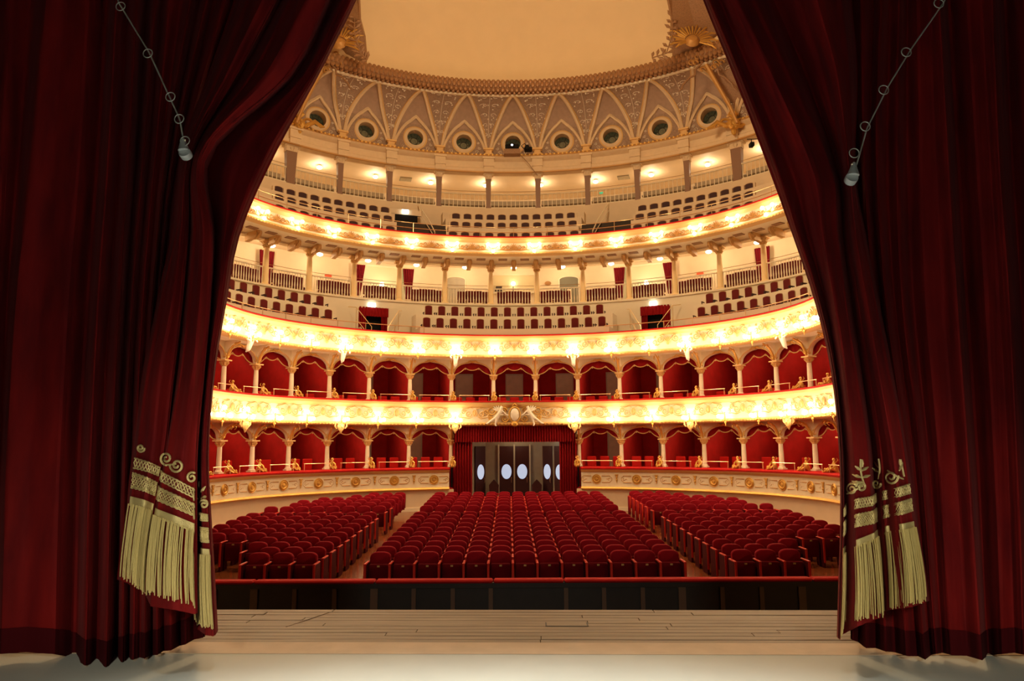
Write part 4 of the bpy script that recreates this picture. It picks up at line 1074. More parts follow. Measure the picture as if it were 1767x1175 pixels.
# corner ornaments of the ceiling: pendentive slab, fan, sprays, staff, ribbons, bottom scroll
for sg in (1, -1):
    sn = side(sg)
    if sg > 0:
        P = [(1165, 108, 33.2), (1158, 60, 32.0), (1160, 30, 31.2), (1150, -20, 30.0), (1158, -120, 28.5), (1330, -120, 28.5), (1330, 60, 31.5), (1275, 190, 33.5), (1215, 112, 33.2)]
        fc = at(1194, 72, 31.6)
    else:
        P = [(632, 108, 33.2), (628, 60, 32.0), (620, 30, 31.2), (618, -20, 30.0), (606, -120, 28.5), (430, -120, 28.5), (430, 60, 31.5), (490, 190, 33.5), (590, 112, 33.2)]
        fc = at(586, 76, 31.6)
    root = thing('ceiling_corner_piece', 'brown gilt corner piece with a golden sunburst at the ceiling, %s side' % sn, 'ornament')
    pts = [at(*p) for p in P]; c = sum(pts, Vector())/len(pts); back = [p + Vector((0, .35, .15)) for p in pts]
    mb = MB(); n = len(pts)
    mb.add(pts+back, [tuple(range(n)), tuple(range(2*n-1, n-1, -1))]+[(i, (i+1) % n, (i+1) % n+n, i+n) for i in range(n)])
    struct('slab', mb, M['brown'], root, smooth=False)
    mx = Matrix.Translation(fc) @ Matrix.Rotation(radians(-18), 4, 'X')
    mb = MB(); mb.lathe([(.001, .28), (.2, .24), (.33, .1), (.36, 0)], 16, mx @ rx90); struct('sun_disc', mb, M['goldrelief'], root)
    for i in range(20):
        a = radians(-30+240*i/19); L = 1.25 if i % 2 == 0 else 1.0
        mb = MB(); mb.tube([mx @ Vector((.36*cos(a), -.12, .36*sin(a))), mx @ Vector((L*.8*cos(a), -.2, L*.8*sin(a))), mx @ Vector((L*cos(a), -.1, L*sin(a)))], [.03, .055, .02], 4)
        struct('sun_ray', mb, M['gold'], root)
    # laurel sprays along the inner edge
    E0 = [(1125, 100), (1150, 92), (1160, 60), (1160, 30), (1172, 12)] if sg > 0 else [(634, 103), (622, 92), (612, 60), (612, 30), (602, 12)]
    E1 = E0
    pts = [at(x, y, 31.3) for x, y in E0]; mb = MB(); mb.tube(pts, .03, 5)
    lf = MB()
    for i in range(len(pts)-1):
        for j in range(3):
            p = pts[i].lerp(pts[i+1], j/3); d = (pts[i+1]-pts[i]).normalized(); nrm = Vector((-d.z, 0, d.x))
            for q in (-1, 1):
                e = p + (nrm*q*random.uniform(.6, 1.1)+d*random.uniform(.3, .9))*.36; m_ = p.lerp(e, .6); lf.tube([p, m_, e], [.01, .085, .008], 5)
    st = struct('laurel_spray', mb, M['brown'], root); o = struct('leaf', lf, M['brown'], st); o['kind'] = 'stuff'
    # staff going down to the bottom scroll
    A = [(1218, 112), (1240, 150), (1260, 185), (1272, 212)] if sg > 0 else [(562, 112), (545, 140), (525, 180), (512, 212)]
    pa = [at(x, y, 32.4) for x, y in A]; mb = MB(); mb.tube(pa, [.13, .10, .09, .075], 8); struct('gilt_staff', mb, M['goldrelief'], root)
    mb = MB()
    for i in range(10):
        p = pa[0] + Vector((random.uniform(-.8, .8), -.15, random.uniform(-.5, .5))); mb.tube([p + Vector((.16*cos(a)*(1-.1*a), 0, .16*sin(a)*(1-.1*a))) for a in [k_*.7 for k_ in range(8)]], .04, 5)
    struct('scroll_cluster', mb, M['goldrelief'], root)
    for q in (-1, 1):
        mb = MB(); mb.tube([pa[0] + Vector((q*(.25+.16*i+.14*sin(i*1.5)), -.1, -.1-.18*i+.12*cos(i*1.7))) for i in range(9)], [.05]*8+[.015], 5, flat=1.0); struct('ribbon', mb, M['brown'], root)
    # foot scroll on the cornice
    g = thing('cornice_scroll', 'gilt acanthus scroll resting on the cornice, %s end' % sn, 'ornament', at(1265 if sg > 0 else 517, 214, 33.0), 0)
    mb = MB()
    for q in (-1, 1):
        mb.tube([(q*(.35+.3*cos(a)*(1-.08*a)), 0, .02+.28*sin(a)*(1-.08*a)) for a in [k_*.5 for k_ in range(14)]], .07, 6)
        mb.tube([(q*.3, 0, -.1), (q*.8, 0, .1), (q*1.1, 0, -.15), (q*1.3, 0, -.2)], [.1, .12, .1, .03], 6)
        mb.tube([(0, -.05, .3), (q*.2, -.05, .5), (q*.1, -.05, .7)], [.07, .08, .02], 5)
    struct('acanthus', mb, M['gold'], g)
    mb = MB(); mb.ball((0, -.1, -.05), .30, 10, (1.1, .8, 1)); mb.ball((0, -.05, -.42), .14, 8, (1, .8, 1.4))
    for i in range(9): a = 2*pi*i/9; mb.ball((.2*cos(a), -.28, -.05+.2*sin(a)), .08, 6)
    struct('boss', mb, M['gold'], g)
# projector and small lamp at the centre of the cornice
o = thing('projector', 'small black projector with white lens light under the central round window', 'projector', E(-.2, 4.55, 17.72), rotz(0))
mb = MB(); mb.box(-.38, .38, -.25, .25, 0, .26, bev=.04); mb.lathe([(.12, 0), (.12, .1), (.09, .12)], 12, Matrix.Translation((0, -.24, .14)) @ rx90); struct('housing', mb, M['black'], o)
mb = MB(); mb.lathe([(.055, 0), (.055, .02)], 12, Matrix.Translation((0, -.36, .14)) @ rx90); struct('lens', mb, mat('lens_glow', (.6, .7, 1), .3, emit=(.7, .8, 1), estr=5), o)
mb = MB(); mb.box(-.45, .45, -.2, .3, -.28, 0); struct('shelf', mb, M['brown'], o)
o = thing('arm_spotlight', 'black spotlight on an arm right of the projector', 'lamp', E(3.2, 4.5, 17.62), rotz(3)); mb = MB(); mb.box(-.22, .22, -.2, .2, 0, .2, bev=.05); mb.lathe([(.09, 0), (.12, .18)], 10, Matrix.Translation((-.05, -.2, .1)) @ rx90); struct('housing', mb, M['black'], o)
mb = MB(); mb.tube([(-.2, 0, .1), (-.38, -.05, .3), (-.2, -.08, .42), (0, 0, .2)], .03, 6); struct('yoke', mb, M['grey'], o)
o = thing('hanging_cable', 'thin cable slanting from the spotlight down to a pillar', 'cable'); mb = MB(); mb.tube([E(1.6, 4.7, 17.5), E(3.2, 4.75, 17.0), E(5, 5.0, 16.4)], .018, 5); struct('cable', mb, M['brown'], o)
o = thing('hanging_spotlight', 'small black spotlight hanging at the far right of the top gallery', 'lamp', at(1297, 250, 31), 0); mb = MB(); mb.box(-.1, .1, -.15, .15, -.1, .1, bev=.03); mb.tube([(0, 0, .1), (0, 0, .28)], .02, 5); mb.tube([(-.2, 0, .28), (.35, 0, .28)], .02, 5); struct('housing', mb, M['black'], o)

# ------------------------------------------------------------------ central doors under the second tier
def hall_z(t, s): return hall_floor_z(E(t, s, 0).y)
zf = -1.32
root = thing('entrance_curtain', 'gathered crimson entrance curtain with pelmet framing the central doors', 'curtain')
mb = MB()
for ds in (0, .04): mb.grid(lambda u, v: E(-14.5+29*u, .55+ds+.045*sin(u*300)*(1-.3*v), 1.72+.78*v), 300, 2)
struct('pelmet', mb, M['darkred'], root)
for sg, w_ in ((-1, 4.6), (1, 4.2)):
    mb = MB()
    for ds in (0, .04): mb.grid(lambda u, v: E(sg*(14.6-w_*u), .75+ds+.07*sin(u*44+1), -1.45+3.4*v), 90, 2)
    struct('side_drape', mb, M['darkred'], root)
# jambs of the opening
for sg in (-1, 1):
    a, b = E(sg*15.2, 1.0, 0), E(sg*15.2, 4.7, 0); dr = (b-a).normalized(); nx = Vector((-dr.y, dr.x, 0))*.08; c = [a-nx, b-nx, b+nx, a+nx]
    mb = MB(); mb.add([(p.x, p.y, -1.6) for p in c]+[(p.x, p.y, 2.5) for p in c], [(0, 1, 2, 3), (7, 6, 5, 4), (0, 4, 5, 1), (1, 5, 6, 2), (2, 6, 7, 3), (3, 7, 4, 0)]); struct('wall_entrance', mb, M['boxred'], smooth=False)
# vestibule: three facets
VF = [(at(806, 800, 33.9), at(838, 800, 34.9)), (at(838, 800, 34.9), at(935, 800, 34.9)), (at(935, 800, 34.9), at(985, 800, 33.6))]
mb = MB()
for a, b in VF:
    mb.add([(a.x, a.y, -1.7), (b.x, b.y, -1.7), (b.x, b.y, 2.45), (a.x, a.y, 2.45), (a.x, a.y+.1, -1.7), (b.x, b.y+.1, -1.7), (b.x, b.y+.1, 2.45), (a.x, a.y+.1, 2.45)], [(0, 1, 2, 3), (7, 6, 5, 4), (0, 4, 5, 1), (3, 2, 6, 7)])
struct('wall_vestibule', mb, M['doorgrey'], smooth=False)
di = 0
def swing_door(x0, x1, Y0, Y1, lab):
    """leaf between photo columns x0 and x1"""
    global DN
    DN += 1
    a, b = at(x0, 800, Y0-.06), at(x1, 800, Y1-.06); wd = (Vector((b.x, b.y, 0))-Vector((a.x, a.y, 0))).length; ang = atan2(b.y-a.y, b.x-a.x)
    o = thing('door_%d' % DN, lab, 'door', ((a.x+b.x)/2, (a.y+b.y)/2, hall_floor_z(34)), ang, 'oval-window entrance doors'); o['kind'] = 'structure'; del o['category']
    h = 2.72; mb = MB(); mb.box(-wd/2, wd/2, -.025, .025, 0, h); struct('leaf', mb, M['darkdoor'], o)
    rxx = min(wd*.38, .25)
    mb = MB(); mb.lathe([(1, 0), (1, .01)], 24, Matrix.Translation((0, -.03, 1.33+.15)) @ rx90 @ Matrix.Diagonal((rxx, .36, 1, 1))); p = struct('oval_pane', mb, M['oval'], o)
    mb = MB(); mb.tube([(rxx*1.04*cos(a_), -.03, 1.48+.37*sin(a_)) for a_ in [2*pi*i/24 for i in range(24)]], .018, 5, closed=True); struct('pane_rim', mb, M['darkdoor'], o)
    mb = MB(); mb.tube([(wd*.35, -.03, .95), (wd*.35, -.08, 1.0), (wd*.35, -.08, 1.15), (wd*.35, -.03, 1.2)], .012, 5); struct('handle', mb, M['brass'], o)
swing_door(862, 886, 34.9, 34.9, 'left leaf of the central maroon double door with pale oval window')
swing_door(889, 913, 34.9, 34.9, 'right leaf of the central maroon double door with pale oval window')
swing_door(820, 837, 34.3, 34.85, 'narrow angled maroon door at the left of the vestibule')
swing_door(937, 953, 34.85, 34.45, 'first angled maroon door right of the central double door')
swing_door(957, 976, 34.3, 33.85, 'last angled maroon door, half behind the right entrance drape')
for x, Y, nm in ((860.5, 34.85, 'left of'), (887.5, 34.85, 'between the leaves of'), (914.5, 34.85, 'right of')):
    p = at(x, 800, Y-.08); o = thing('door_post', 'pale post %s the central double door' % nm, 'post', (p.x, p.y, hall_floor_z(34))); mb = MB(); mb.box(-.035, .035, -.04, .04, 0, 2.8); struct('post', mb, M['doorframe'], o)
o = thing('vestibule_lamp', 'bright oval ceiling lamp over the right side of the vestibule', 'lamp', at(959, 757, 33.4)+Vector((0, 0, .02)), 0)
mb = MB(); mb.ball((0, 0, 0), .17, 12, (1, 1, .25)); struct('diffuser', mb, mat('cool_lamp', (1, 1, 1), .5, emit=(.85, 1, .95), estr=8), o)
mb = MB(); mb.lathe([(.18, .03), (.18, .06), (.05, .08), (.03, .75), (.03, .9)], 12); struct('housing', mb, M['metalgrey'], o)
light('vestibule_lamp_light', 'POINT', at(959, 764, 33.3), 5, (.9, 1, .9), .1)
light('vestibule_light', 'POINT', (E(0, 1.8, 1.9)), 16, (1, .75, .45), .2)
for x, nm in ((852, 'left'), (926, 'right')):
    p = at(x, 800, 34.2); o = thing('vestibule_chair', 'small dark red chair with pointed back, %s of the central doors' % nm, 'chair', (p.x, p.y, hall_floor_z(34.2)), 0)
    mb = MB(); mb.extrude([(-.22, .45), (.22, .45), (.24, .85), (.12, 1.0), (0, 1.12), (-.12, 1.0), (-.24, .85)], .15, .2); struct('backrest', mb, M['darkdoor'], o)
    mb = MB(); mb.box(-.24, .24, -.22, .2, .40, .47, bev=.02); struct('seat', mb, M['velvet'], o)
    for sx in (-.2, .2):
        for sy in (-.18, .17): link('leg', lgm, o, (sx, sy, 0))

# ------------------------------------------------------------------ stalls
HC = Vector((.30, 16.4, 0)); HAX = Vector((-.0303, 1, 0)).normalized(); HR = Vector((HAX.y, -HAX.x, 0)); HROT = atan2(HR.y, HR.x)
def HP(u, v, dz=0):
    p = HC + HAX*v + HR*u; p.z = hall_floor_z(p.y)+dz; return p
sb = MB()
def rounded_back(w, z0, z1, rr, y0, y1, n=7):
    P = [(-w, z0), (w, z0), (w*1.02, (z0+z1)/2)]
    for i in range(n+1):
        a = pi/2*i/n; P.append((w-rr+rr*cos(a), z1-rr*.62+rr*.62*sin(a)))
    for i in range(n+1):
        a = pi/2+pi/2*i/n; P.append((-w+rr+rr*cos(a), z1-rr*.62+rr*.62*sin(a)))
    P.append((-w*1.02, (z0+z1)/2)); return P
P0 = rounded_back(.235, .30, .95, .17, 0, 0)
def puffy(P, y0, y1, inset=.03, rake=0.0):
    """extruded outline with soft edges; front towards -Y"""
    mb = MB(); n = len(P); cx = 0; cz = sum(z for _, z in P)/n
    def ins(k): return [(x*(1-k/ .235 if abs(x) > 1e-6 else 1), cz+(z-cz)*(1-k/ .33)) for x, z in P]
    rings = [(ins(inset), y0), (ins(inset*.35), y0+.012), (P, y0+.035), (P, y1-.03), (ins(inset), y1)]
    vs_ = []; 
    for R, y in rings: vs_ += [(x, y+rake*(z), z) for x, z in R]
    fs = [tuple(range(n)), tuple(range(5*n-1, 4*n-1, -1))]
    for i in range(4):
        for j in range(n): fs.append((i*n+j, (i+1)*n+j, (i+1)*n+(j+1) % n, i*n+(j+1) % n))
    return mb.add(vs_, fs)
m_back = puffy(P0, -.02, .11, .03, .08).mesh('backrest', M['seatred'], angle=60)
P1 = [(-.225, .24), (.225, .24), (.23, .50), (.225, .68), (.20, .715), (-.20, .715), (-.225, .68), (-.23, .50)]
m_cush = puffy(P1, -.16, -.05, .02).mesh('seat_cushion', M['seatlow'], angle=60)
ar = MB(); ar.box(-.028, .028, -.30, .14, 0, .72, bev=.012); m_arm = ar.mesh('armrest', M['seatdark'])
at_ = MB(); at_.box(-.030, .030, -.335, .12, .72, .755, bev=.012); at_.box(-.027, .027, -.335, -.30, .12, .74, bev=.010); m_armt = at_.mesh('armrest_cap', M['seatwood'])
plq = MB(); plq.box(-.028, .028, -.178, -.160, .655, .69); m_plate = plq.mesh('number_plate', M['braid'])
ROWV = [0, .72, 1.46, 2.2, 2.96, 3.76, 4.6, 5.5, 6.35, 7.15, 8.9, 10.0, 10.95, 11.85, 12.75, 13.65]
SIDEN = [3, 3, 4, 4, 7, 8, 8, 8, 8, 8, 8, 7, 7, 6, 4, 3]
seats = []
for r, v in enumerate(ROWV):
    for i in range(13): seats.append((v, (i-6)*.55, 'middle', r, i, 13))
    for sg in (-1, 1):
        off = .0
        for i in range(SIDEN[r]):
            seats.append((v, sg*(4.98+.55*i), 'left' if sg < 0 else 'right', r, i, SIDEN[r]))
seats.sort(key=lambda q: q[0])
single = []; rest = []
for q in seats: (single if len(single) < 300 else rest).append(q)
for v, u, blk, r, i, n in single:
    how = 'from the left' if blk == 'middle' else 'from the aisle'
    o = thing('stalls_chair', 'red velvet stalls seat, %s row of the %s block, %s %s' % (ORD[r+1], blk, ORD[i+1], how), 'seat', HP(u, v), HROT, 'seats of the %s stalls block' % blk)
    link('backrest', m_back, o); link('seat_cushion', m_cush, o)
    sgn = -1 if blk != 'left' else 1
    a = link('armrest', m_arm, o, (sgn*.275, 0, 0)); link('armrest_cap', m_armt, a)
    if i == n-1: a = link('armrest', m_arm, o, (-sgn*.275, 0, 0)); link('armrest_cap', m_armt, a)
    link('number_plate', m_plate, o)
if rest:
    src = [(me, me.materials[0]) for me in (m_back, m_cush, m_arm, m_armt)]
    me = bpy.data.meshes.new('far_stalls_seats'); vsx = []; fsx = []; mi = []
    for v, u, blk, r, i, n in rest:
        mx = Matrix.Translation(HP(u, v)) @ Matrix.Rotation(HROT, 4, 'Z')
        for qi, (sm, _) in enumerate(src):
            shifts = [0] if qi < 2 else ([-.275] if i < n-1 else [-.275, .275])
            for sh in shifts:
                o_ = len(vsx); vsx += [tuple(mx @ (vv.co + Vector((sh, 0, 0)))) for vv in sm.vertices]
                for p in sm.polygons: fsx.append([k_+o_ for k_ in p.vertices]); mi.append(0 if qi < 3 else 1)
    me.from_pydata(vsx, [], fsx); me.materials.append(M['seatred']); me.materials.append(M['seatwood'])
    me.polygons.foreach_set('material_index', mi); me.polygons.foreach_set('use_smooth', [True]*len(fsx)); me.update()
    o = link('stalls_chairs', me); tag(o, 'rearmost rows of red velvet stalls seats in front of the entrance', 'seats', 'far rows of stalls seats', 'stuff')

# ------------------------------------------------------------------ orchestra pit
pl0, pl1 = at(300, 1003, 14.15), at(1540, 988.5, 14.5)
rail_z = -1.0
def PR(x):
    """point on the pit rail line under photo column x, in plan"""
    f = (x-300)/1240; p = at(x, 996, 14.15+.35*f); return Vector((p.x, p.y, 0))
ang_pit = atan2((PR(1450)-PR(370)).y, (PR(1450)-PR(370)).x)
root = thing('pit_barrier', 'dark panelled orchestra pit wall with brown posts and red cushion rail', 'barrier')
posts = [(306, 1), (373, 0), (441, 1), (510.5, 0), (579, 0), (647, 1), (715, 0), (782, 0), (847, 0), (976, 0), (1041, 0), (1107.5, 0), (1175, 1), (1244, 0), (1311.7, 0), (1381, 1), (1449, 0), (1516, 0)]
for x, wd in posts:
    p = PR(x); mx = Matrix.Translation((p.x, p.y, 0)) @ Matrix.Rotation(ang_pit, 4, 'Z'); hw = .072 if wd else .042
    mb = MB(); mb.box(-hw, hw, -.06, .03, -4.4, -1.16, mx); struct('post', mb, M['pitframe'], root, smooth=False)
for (x0, _), (x1, _) in zip(posts[:-1], posts[1:]):
    a, b = PR(x0), PR(x1); mx = Matrix.Translation(((a.x+b.x)/2, (a.y+b.y)/2, 0)) @ Matrix.Rotation(ang_pit, 4, 'Z'); hw = (b-a).length/2
    mb = MB(); mb.box(-hw+.03, hw-.03, -.02, .04, -4.4, -1.16, mx); struct('panel', mb, M['dark'], root, smooth=False)
    if not (x0 == 847): mb = MB(); mb.box(-hw, hw, -.09, .03, -1.16, -1.065, mx); struct('top_board', mb, M['dark'], root, smooth=False)
    else: mb = MB(); mb.box(-hw, hw, -.09, .03, -1.16, -1.065, mx); struct('top_board', mb, M['dark'], root, smooth=False)
for x0, x1 in ((300, 440), (441.5, 648), (649.5, 850.5), (852, 972), (973.5, 1398), (1399.5, 1540)):
    a, b = PR(x0), PR(x1); mx = Matrix.Translation(((a.x+b.x)/2, (a.y+b.y)/2, 0)) @ Matrix.Rotation(ang_pit, 4, 'Z'); hw = (b-a).length/2
    mb = MB(); mb.box(-hw, hw, -.13, .12, -1.065, -1.0, mx, bev=.025); struct('rail_cushion', mb, M['velvet'], root)
mb = MB(); mb.box(-14, 14, 7.0, 15, -4.5, -4.4); struct('floor_pit', mb, M['dark'])

# ------------------------------------------------------------------ stage floor
mb = MB(); mb.box(-9, 9, -6, 5.80, -.10, 0); struct('floor_stage', mb, M['stagegrey'], smooth=False, label='smooth grey stage floor')
mb = MB(); mb.box(-9, 9, 5.80, 6.12, -.10, .004); struct('floor_strip', mb, M['strip'], smooth=False, label='pale wooden strip across the stage')
fr = bpy.data.objects.new('floor_boards', None); COL.objects.link(fr); fr['kind'] = 'structure'
y = 6.125; k = 0; rb = random.Random(3)
while y < 7.22:
    wd = .107; x = -9.0-rb.uniform(0, 2)
    while x < 9:
        L = rb.choice((3.2, 4.2, 5.0)); mb = MB(); mb.box(x, min(x+L, 9)-.006, y, y+wd-.006, -.08, rb.uniform(-.003, .001), bev=.003)
        struct('plank', mb, M['boards'], fr, smooth=False); x += L
    y += wd; k += 1
mb = MB(); mb.box(-9, 9, 7.10, 7.24, -4.4, -.08); struct('wall_stage_front', mb, M['dark'], smooth=False)
mb = MB(); 
for (x0, y0_, x1, y1_) in ((.58, 6.66, .96, 6.66), (.58, 6.66, .58, 6.78), (.96, 6.66, .96, 6.78)):
    mb.box(min(x0, x1)-.006, max(x0, x1)+.006, min(y0_, y1_)-.006, max(y0_, y1_)+.006, .001, .004)
o = struct('floor_hatch', mb, M['dark'], fr, smooth=False)
mb = MB(); mb.tube([(-1.80, 6.62, .0), (-1.56, 7.18, .0)], .003, 4); struct('floor_seam', mb, M['pitframe'], fr, smooth=False)

# ------------------------------------------------------------------ stage curtains
def interp(xs, ys, x):
    if x <= xs[0]:
        return ys[0]+(ys[1]-ys[0])*(x-xs[0])/(xs[1]-xs[0])
    if x >= xs[-1]:
        return ys[-1]+(ys[-1]-ys[-2])*(x-xs[-1])/(xs[-1]-xs[-2])
    for i in range(len(xs)-1):
        if x <= xs[i+1]: break
    # Catmull-Rom (monotone enough)
    x0, x1 = xs[i], xs[i+1]; q = (x-x0)/(x1-x0); d = (ys[i+1]-ys[i])/(x1-x0)
    m0 = d if i == 0 else (ys[i+1]-ys[i-1])/(xs[i+1]-xs[i-1]); m1 = d if i+2 >= len(xs) else (ys[i+2]-ys[i])/(xs[i+2]-xs[i])
    h = x1-x0; return (2*q**3-3*q*q+1)*ys[i]+(q**3-2*q*q+q)*h*m0+(-2*q**3+3*q*q)*ys[i+1]+(q**3-q*q)*h*m1
def smooth(q): return q*q*(3-2*q)
class Drape:
    """cloth guided by fold lines. guide = (xs at YL, depth or depths at YL, hem y)"""
    def __init__(s, YL, guides, top=-430):
        s.YL, s.G, s.top = YL, guides, top
    def gx(s, g, y):
        return interp(s.YL, g[0], y) if y >= s.YL[0] else g[0][0]+(g[0][1]-g[0][0])*(y-s.YL[0])/(s.YL[1]-s.YL[0])*.8
    def gd(s, g, y):
        return g[1] if not isinstance(g[1], (list, tuple)) else interp(s.YL, g[1], max(s.YL[0], min(s.YL[-1], y)))
    def P(s, u, y):
        """u in guide units, y in photo rows"""
        i = min(int(u), len(s.G)-2); q = u-i; a, b = s.G[i], s.G[i+1]
        qd = smooth(q)
        x = s.gx(a, y)*(1-q)+s.gx(b, y)*q; d = s.gd(a, y)*(1-qd)+s.gd(b, y)*qd
        return at(x, y, d)
    def hem(s, u):
        i = min(int(u), len(s.G)-2); q = u-i; return s.G[i][2]*(1-q)+s.G[i+1][2]*q
    def surf(s, mb, nu, nv, v0=0, v1=1, off=0.0, wr=0.0):
        n = len(s.G)-1
        def fn(u, v):
            uu = u*n*.99999; hem = s.hem(uu); vv = v0+(v1-v0)*v; y = s.top+(hem-s.top)*vv
            p = s.P(uu, y)
            w = wr*(sin(uu*9+y*.02)*sin(uu*5.3+1+y*.006)+.5*sin(uu*21+y*.011)) if wr else 0
            return p + Vector((0, off+w, 0))
        mb.grid(fn, nu, nv); return mb
def band(D, rows, u0, u1, off, th, nu):
    """strip between two photo-row profiles rows[g]=(y_top,y_bot)"""
    def yy(u, k):
        i = min(int(u), len(rows)-2); q = u-i; return rows[i][k]*(1-q)+rows[i+1][k]*q
    mb = MB(); 
    for o_ in (off, off+th):
        mb.grid(lambda a, b: D.P(u0+(u1-u0)*a*.9999, yy(u0+(u1-u0)*a*.9999, 0)*(1-b)+yy(u0+(u1-u0)*a*.9999, 1)*b) + Vector((0, -o_, 0)), nu, 2)
    return mb, yy
def sh(G, dz): return [(xs, [q+dz for q in d] if isinstance(d, list) else d+dz, h) for xs, d, h in G]
YL = [0, 130, 262, 400, 520, 640, 780, 900, 1000, 1080]
GL = [
 ([404, 358, 312, 296, 270, 246, 228, 214, 202, 197], 6.15, 1000),
 ([430, 375, 322, 305, 278, 254, 236, 222, 210, 205], 5.86, 1002),
 ([452, 390, 326, 312, 296, 275, 262, 246, 236, 232], 5.72, 1014),
 ([475, 405, 331, 322, 312, 298, 283, 262, 252, 250], 5.80, 1022),
 ([484, 414, 334, 326, 316, 303, 280, 262, 252, 250], 6.02, 1026),
 ([500, 432, 338, 335, 325, 312, 290, 270, 262, 258], 5.72, 1046),
 ([530, 460, 346, 350, 345, 335, 315, 305, 300, 298], 5.58, 1052),
 ([562, 495, 356, 364, 360, 350, 338, 337, 337, 338], 5.66, 1060),
 ([574, 508, 366, 370, 364, 353, 341, 340, 341, 341], [6.05]*10, 1086),
 ([590, 526, 410, 388, 375, 360, 349, 350, 353, 355], [5.8, 5.8, 5.85, 5.8, 5.75, 5.75, 5.75, 5.75, 5.75, 5.75], 1096),
 ([606, 541, 462, 404, 384, 366, 356, 360, 365, 368], [5.75]*10, 1098),
 ([613, 547, 474, 413, 389, 369, 358, 363, 369, 373], [5.85]*10, 1090),
 ([600, 534, 455, 398, 376, 358, 348, 352, 357, 360], [6.25]*10, 1086)]
BL = [
 [(789, 808), (789, 808), (797, 814), (806, 821), (806, 822), (815, 831), (828, 845), (842, 859), (880, 894), (885, 898), (887, 899), (887, 899), (887, 899)],
 [(814, 842), (814, 842), (823, 848), (832, 855), (833, 856), (841, 864), (854, 877), (868, 890), (905, 931), (909, 935), (910, 936), (910, 936), (910, 936)],
 [(856, 872), (856, 872), (862, 878), (869, 884), (872, 888), (878, 893), (890, 905), (903, 918), (941, 956), (946, 960), (947, 961), (947, 961), (947, 961)]]
FL = [993, 993, 1006, 1018, 1020, 1022, 1032, 1041, 1072, 1078, 1081, 1081, 1081]
YR = [0, 130, 300, 400, 520, 640, 780, 900, 1000, 1080]
GR = [
 ([1228, 1282, 1345, 1380, 1418, 1446, 1460, 1462, 1460, 1458], 6.25, 1092),
 ([1215, 1268, 1332, 1368, 1408, 1436, 1450, 1452, 1449, 1447], 5.86, 1100),
 ([1224, 1278, 1344, 1376, 1414, 1440, 1453, 1455, 1452, 1450], 5.76, 1104),
 ([1240, 1296, 1366, 1392, 1424, 1444, 1457, 1458, 1455, 1452], 5.88, 1096),
 ([1270, 1332, 1405, 1420, 1440, 1458, 1474, 1478, 1480, 1482], 5.60, 1080),
 ([1300, 1362, 1435, 1444, 1460, 1478, 1497, 1505, 1513, 1520], 5.72, 1066),
 ([1335, 1390, 1448, 1455, 1470, 1488, 1506, 1512, 1519, 1525], 6.03, 1056),
 ([1375, 1418, 1458, 1464, 1481, 1498, 1520, 1528, 1534, 1539], 5.84, 1052),
 ([1410, 1445, 1466, 1476, 1496, 1517, 1542, 1556, 1568, 1576], 5.62, 1048),
 ([1450, 1465, 1472, 1488, 1511, 1535, 1560, 1575, 1590, 1600], 5.74, 1040),
 ([1470, 1480, 1476, 1494, 1518, 1543, 1568, 1584, 1600, 1612], 6.15, 1036)]
BR = [
 [(879, 893), (879, 893), (877, 890), (868, 884), (860, 876), (856, 872), (850, 866), (846, 861), (840, 856), (834, 851), (834, 851)],
 [(905, 930), (905, 930), (900, 922), (893, 915), (886, 908), (881, 903), (875, 899), (871, 892), (865, 887), (859, 881), (859, 881)],
 [(948, 962), (948, 962), (945, 959), (941, 955), (930, 944), (919, 933), (913, 927), (907, 920), (903, 917), (899, 912), (899, 912)]]
FR_ = [1098, 1098, 1090, 1072, 1066, 1060, 1050, 1046, 1040, 1033, 1033]
def X(a, w, c): return a
OL_Y = [0, 262, 520, 800, 1135]
def mkouter(rows):
    """insert a valley after each ridge: (xs, depth, hem, valley depth, place)"""
    G = []
    for i, (xs, d, hem, vd, f) in enumerate(rows):
        G.append((xs, d, hem))
        if i < len(rows)-1:
            xn, dn, hn = rows[i+1][:3]
            G.append(([a*(1-f)+b*f for a, b in zip(xs, xn)], max(d, dn)+vd, (hem+hn)/2-3))
    return G
OLr = [([-640, -690, -740, -790, -840], 6.05, 1142, .12, .5), ([-500, -535, -570, -600, -640], 6.0, 1142, .14, .5), ([-360, -385, -410, -440, -470], 6.0, 1142, .12, .5), ([-230, -250, -270, -290, -310], 6.0, 1140, .12, .6), ([-130, -150, -165, -180, -200], 5.95, 1140, .1, .5), ([-60, -72, -85, -100, -112], 6.0, 1138, .14, .6), ([14, 2, -8, -18, -30], 5.98, 1135, .17, .6), ([80, 56, 28, 12, 2], 5.92, 1128, .02, .5), ([150, 134, 114, 98, 90], 5.98, 1128, .26, .72),
 ([200, 186, 168, 154, 146], 5.86, 1148, .22, .55), ([236, 222, 206, 192, 184], 5.87, 1151, .24, .5), ([268, 248, 228, 216, 212], 5.98, 1142, .14, .45), ([292, 268, 246, 234, 230], 6.02, 1138, .10, .6), ([328, 286, 262, 252, 250], 5.99, 1136, .16, .5), ([356, 300, 274, 270, 272], 6.05, 1130, .12, .4), ([388, 318, 288, 292, 296], 6.1, 1122, .14, .6), ([420, 330, 305, 318, 320], 6.22, 1112, .1, .5), ([450, 340, 320, 345, 352], 6.3, 1100, .1, .5)]
OL = sh(mkouter(OLr), -.42); GL = sh(GL, -.52)
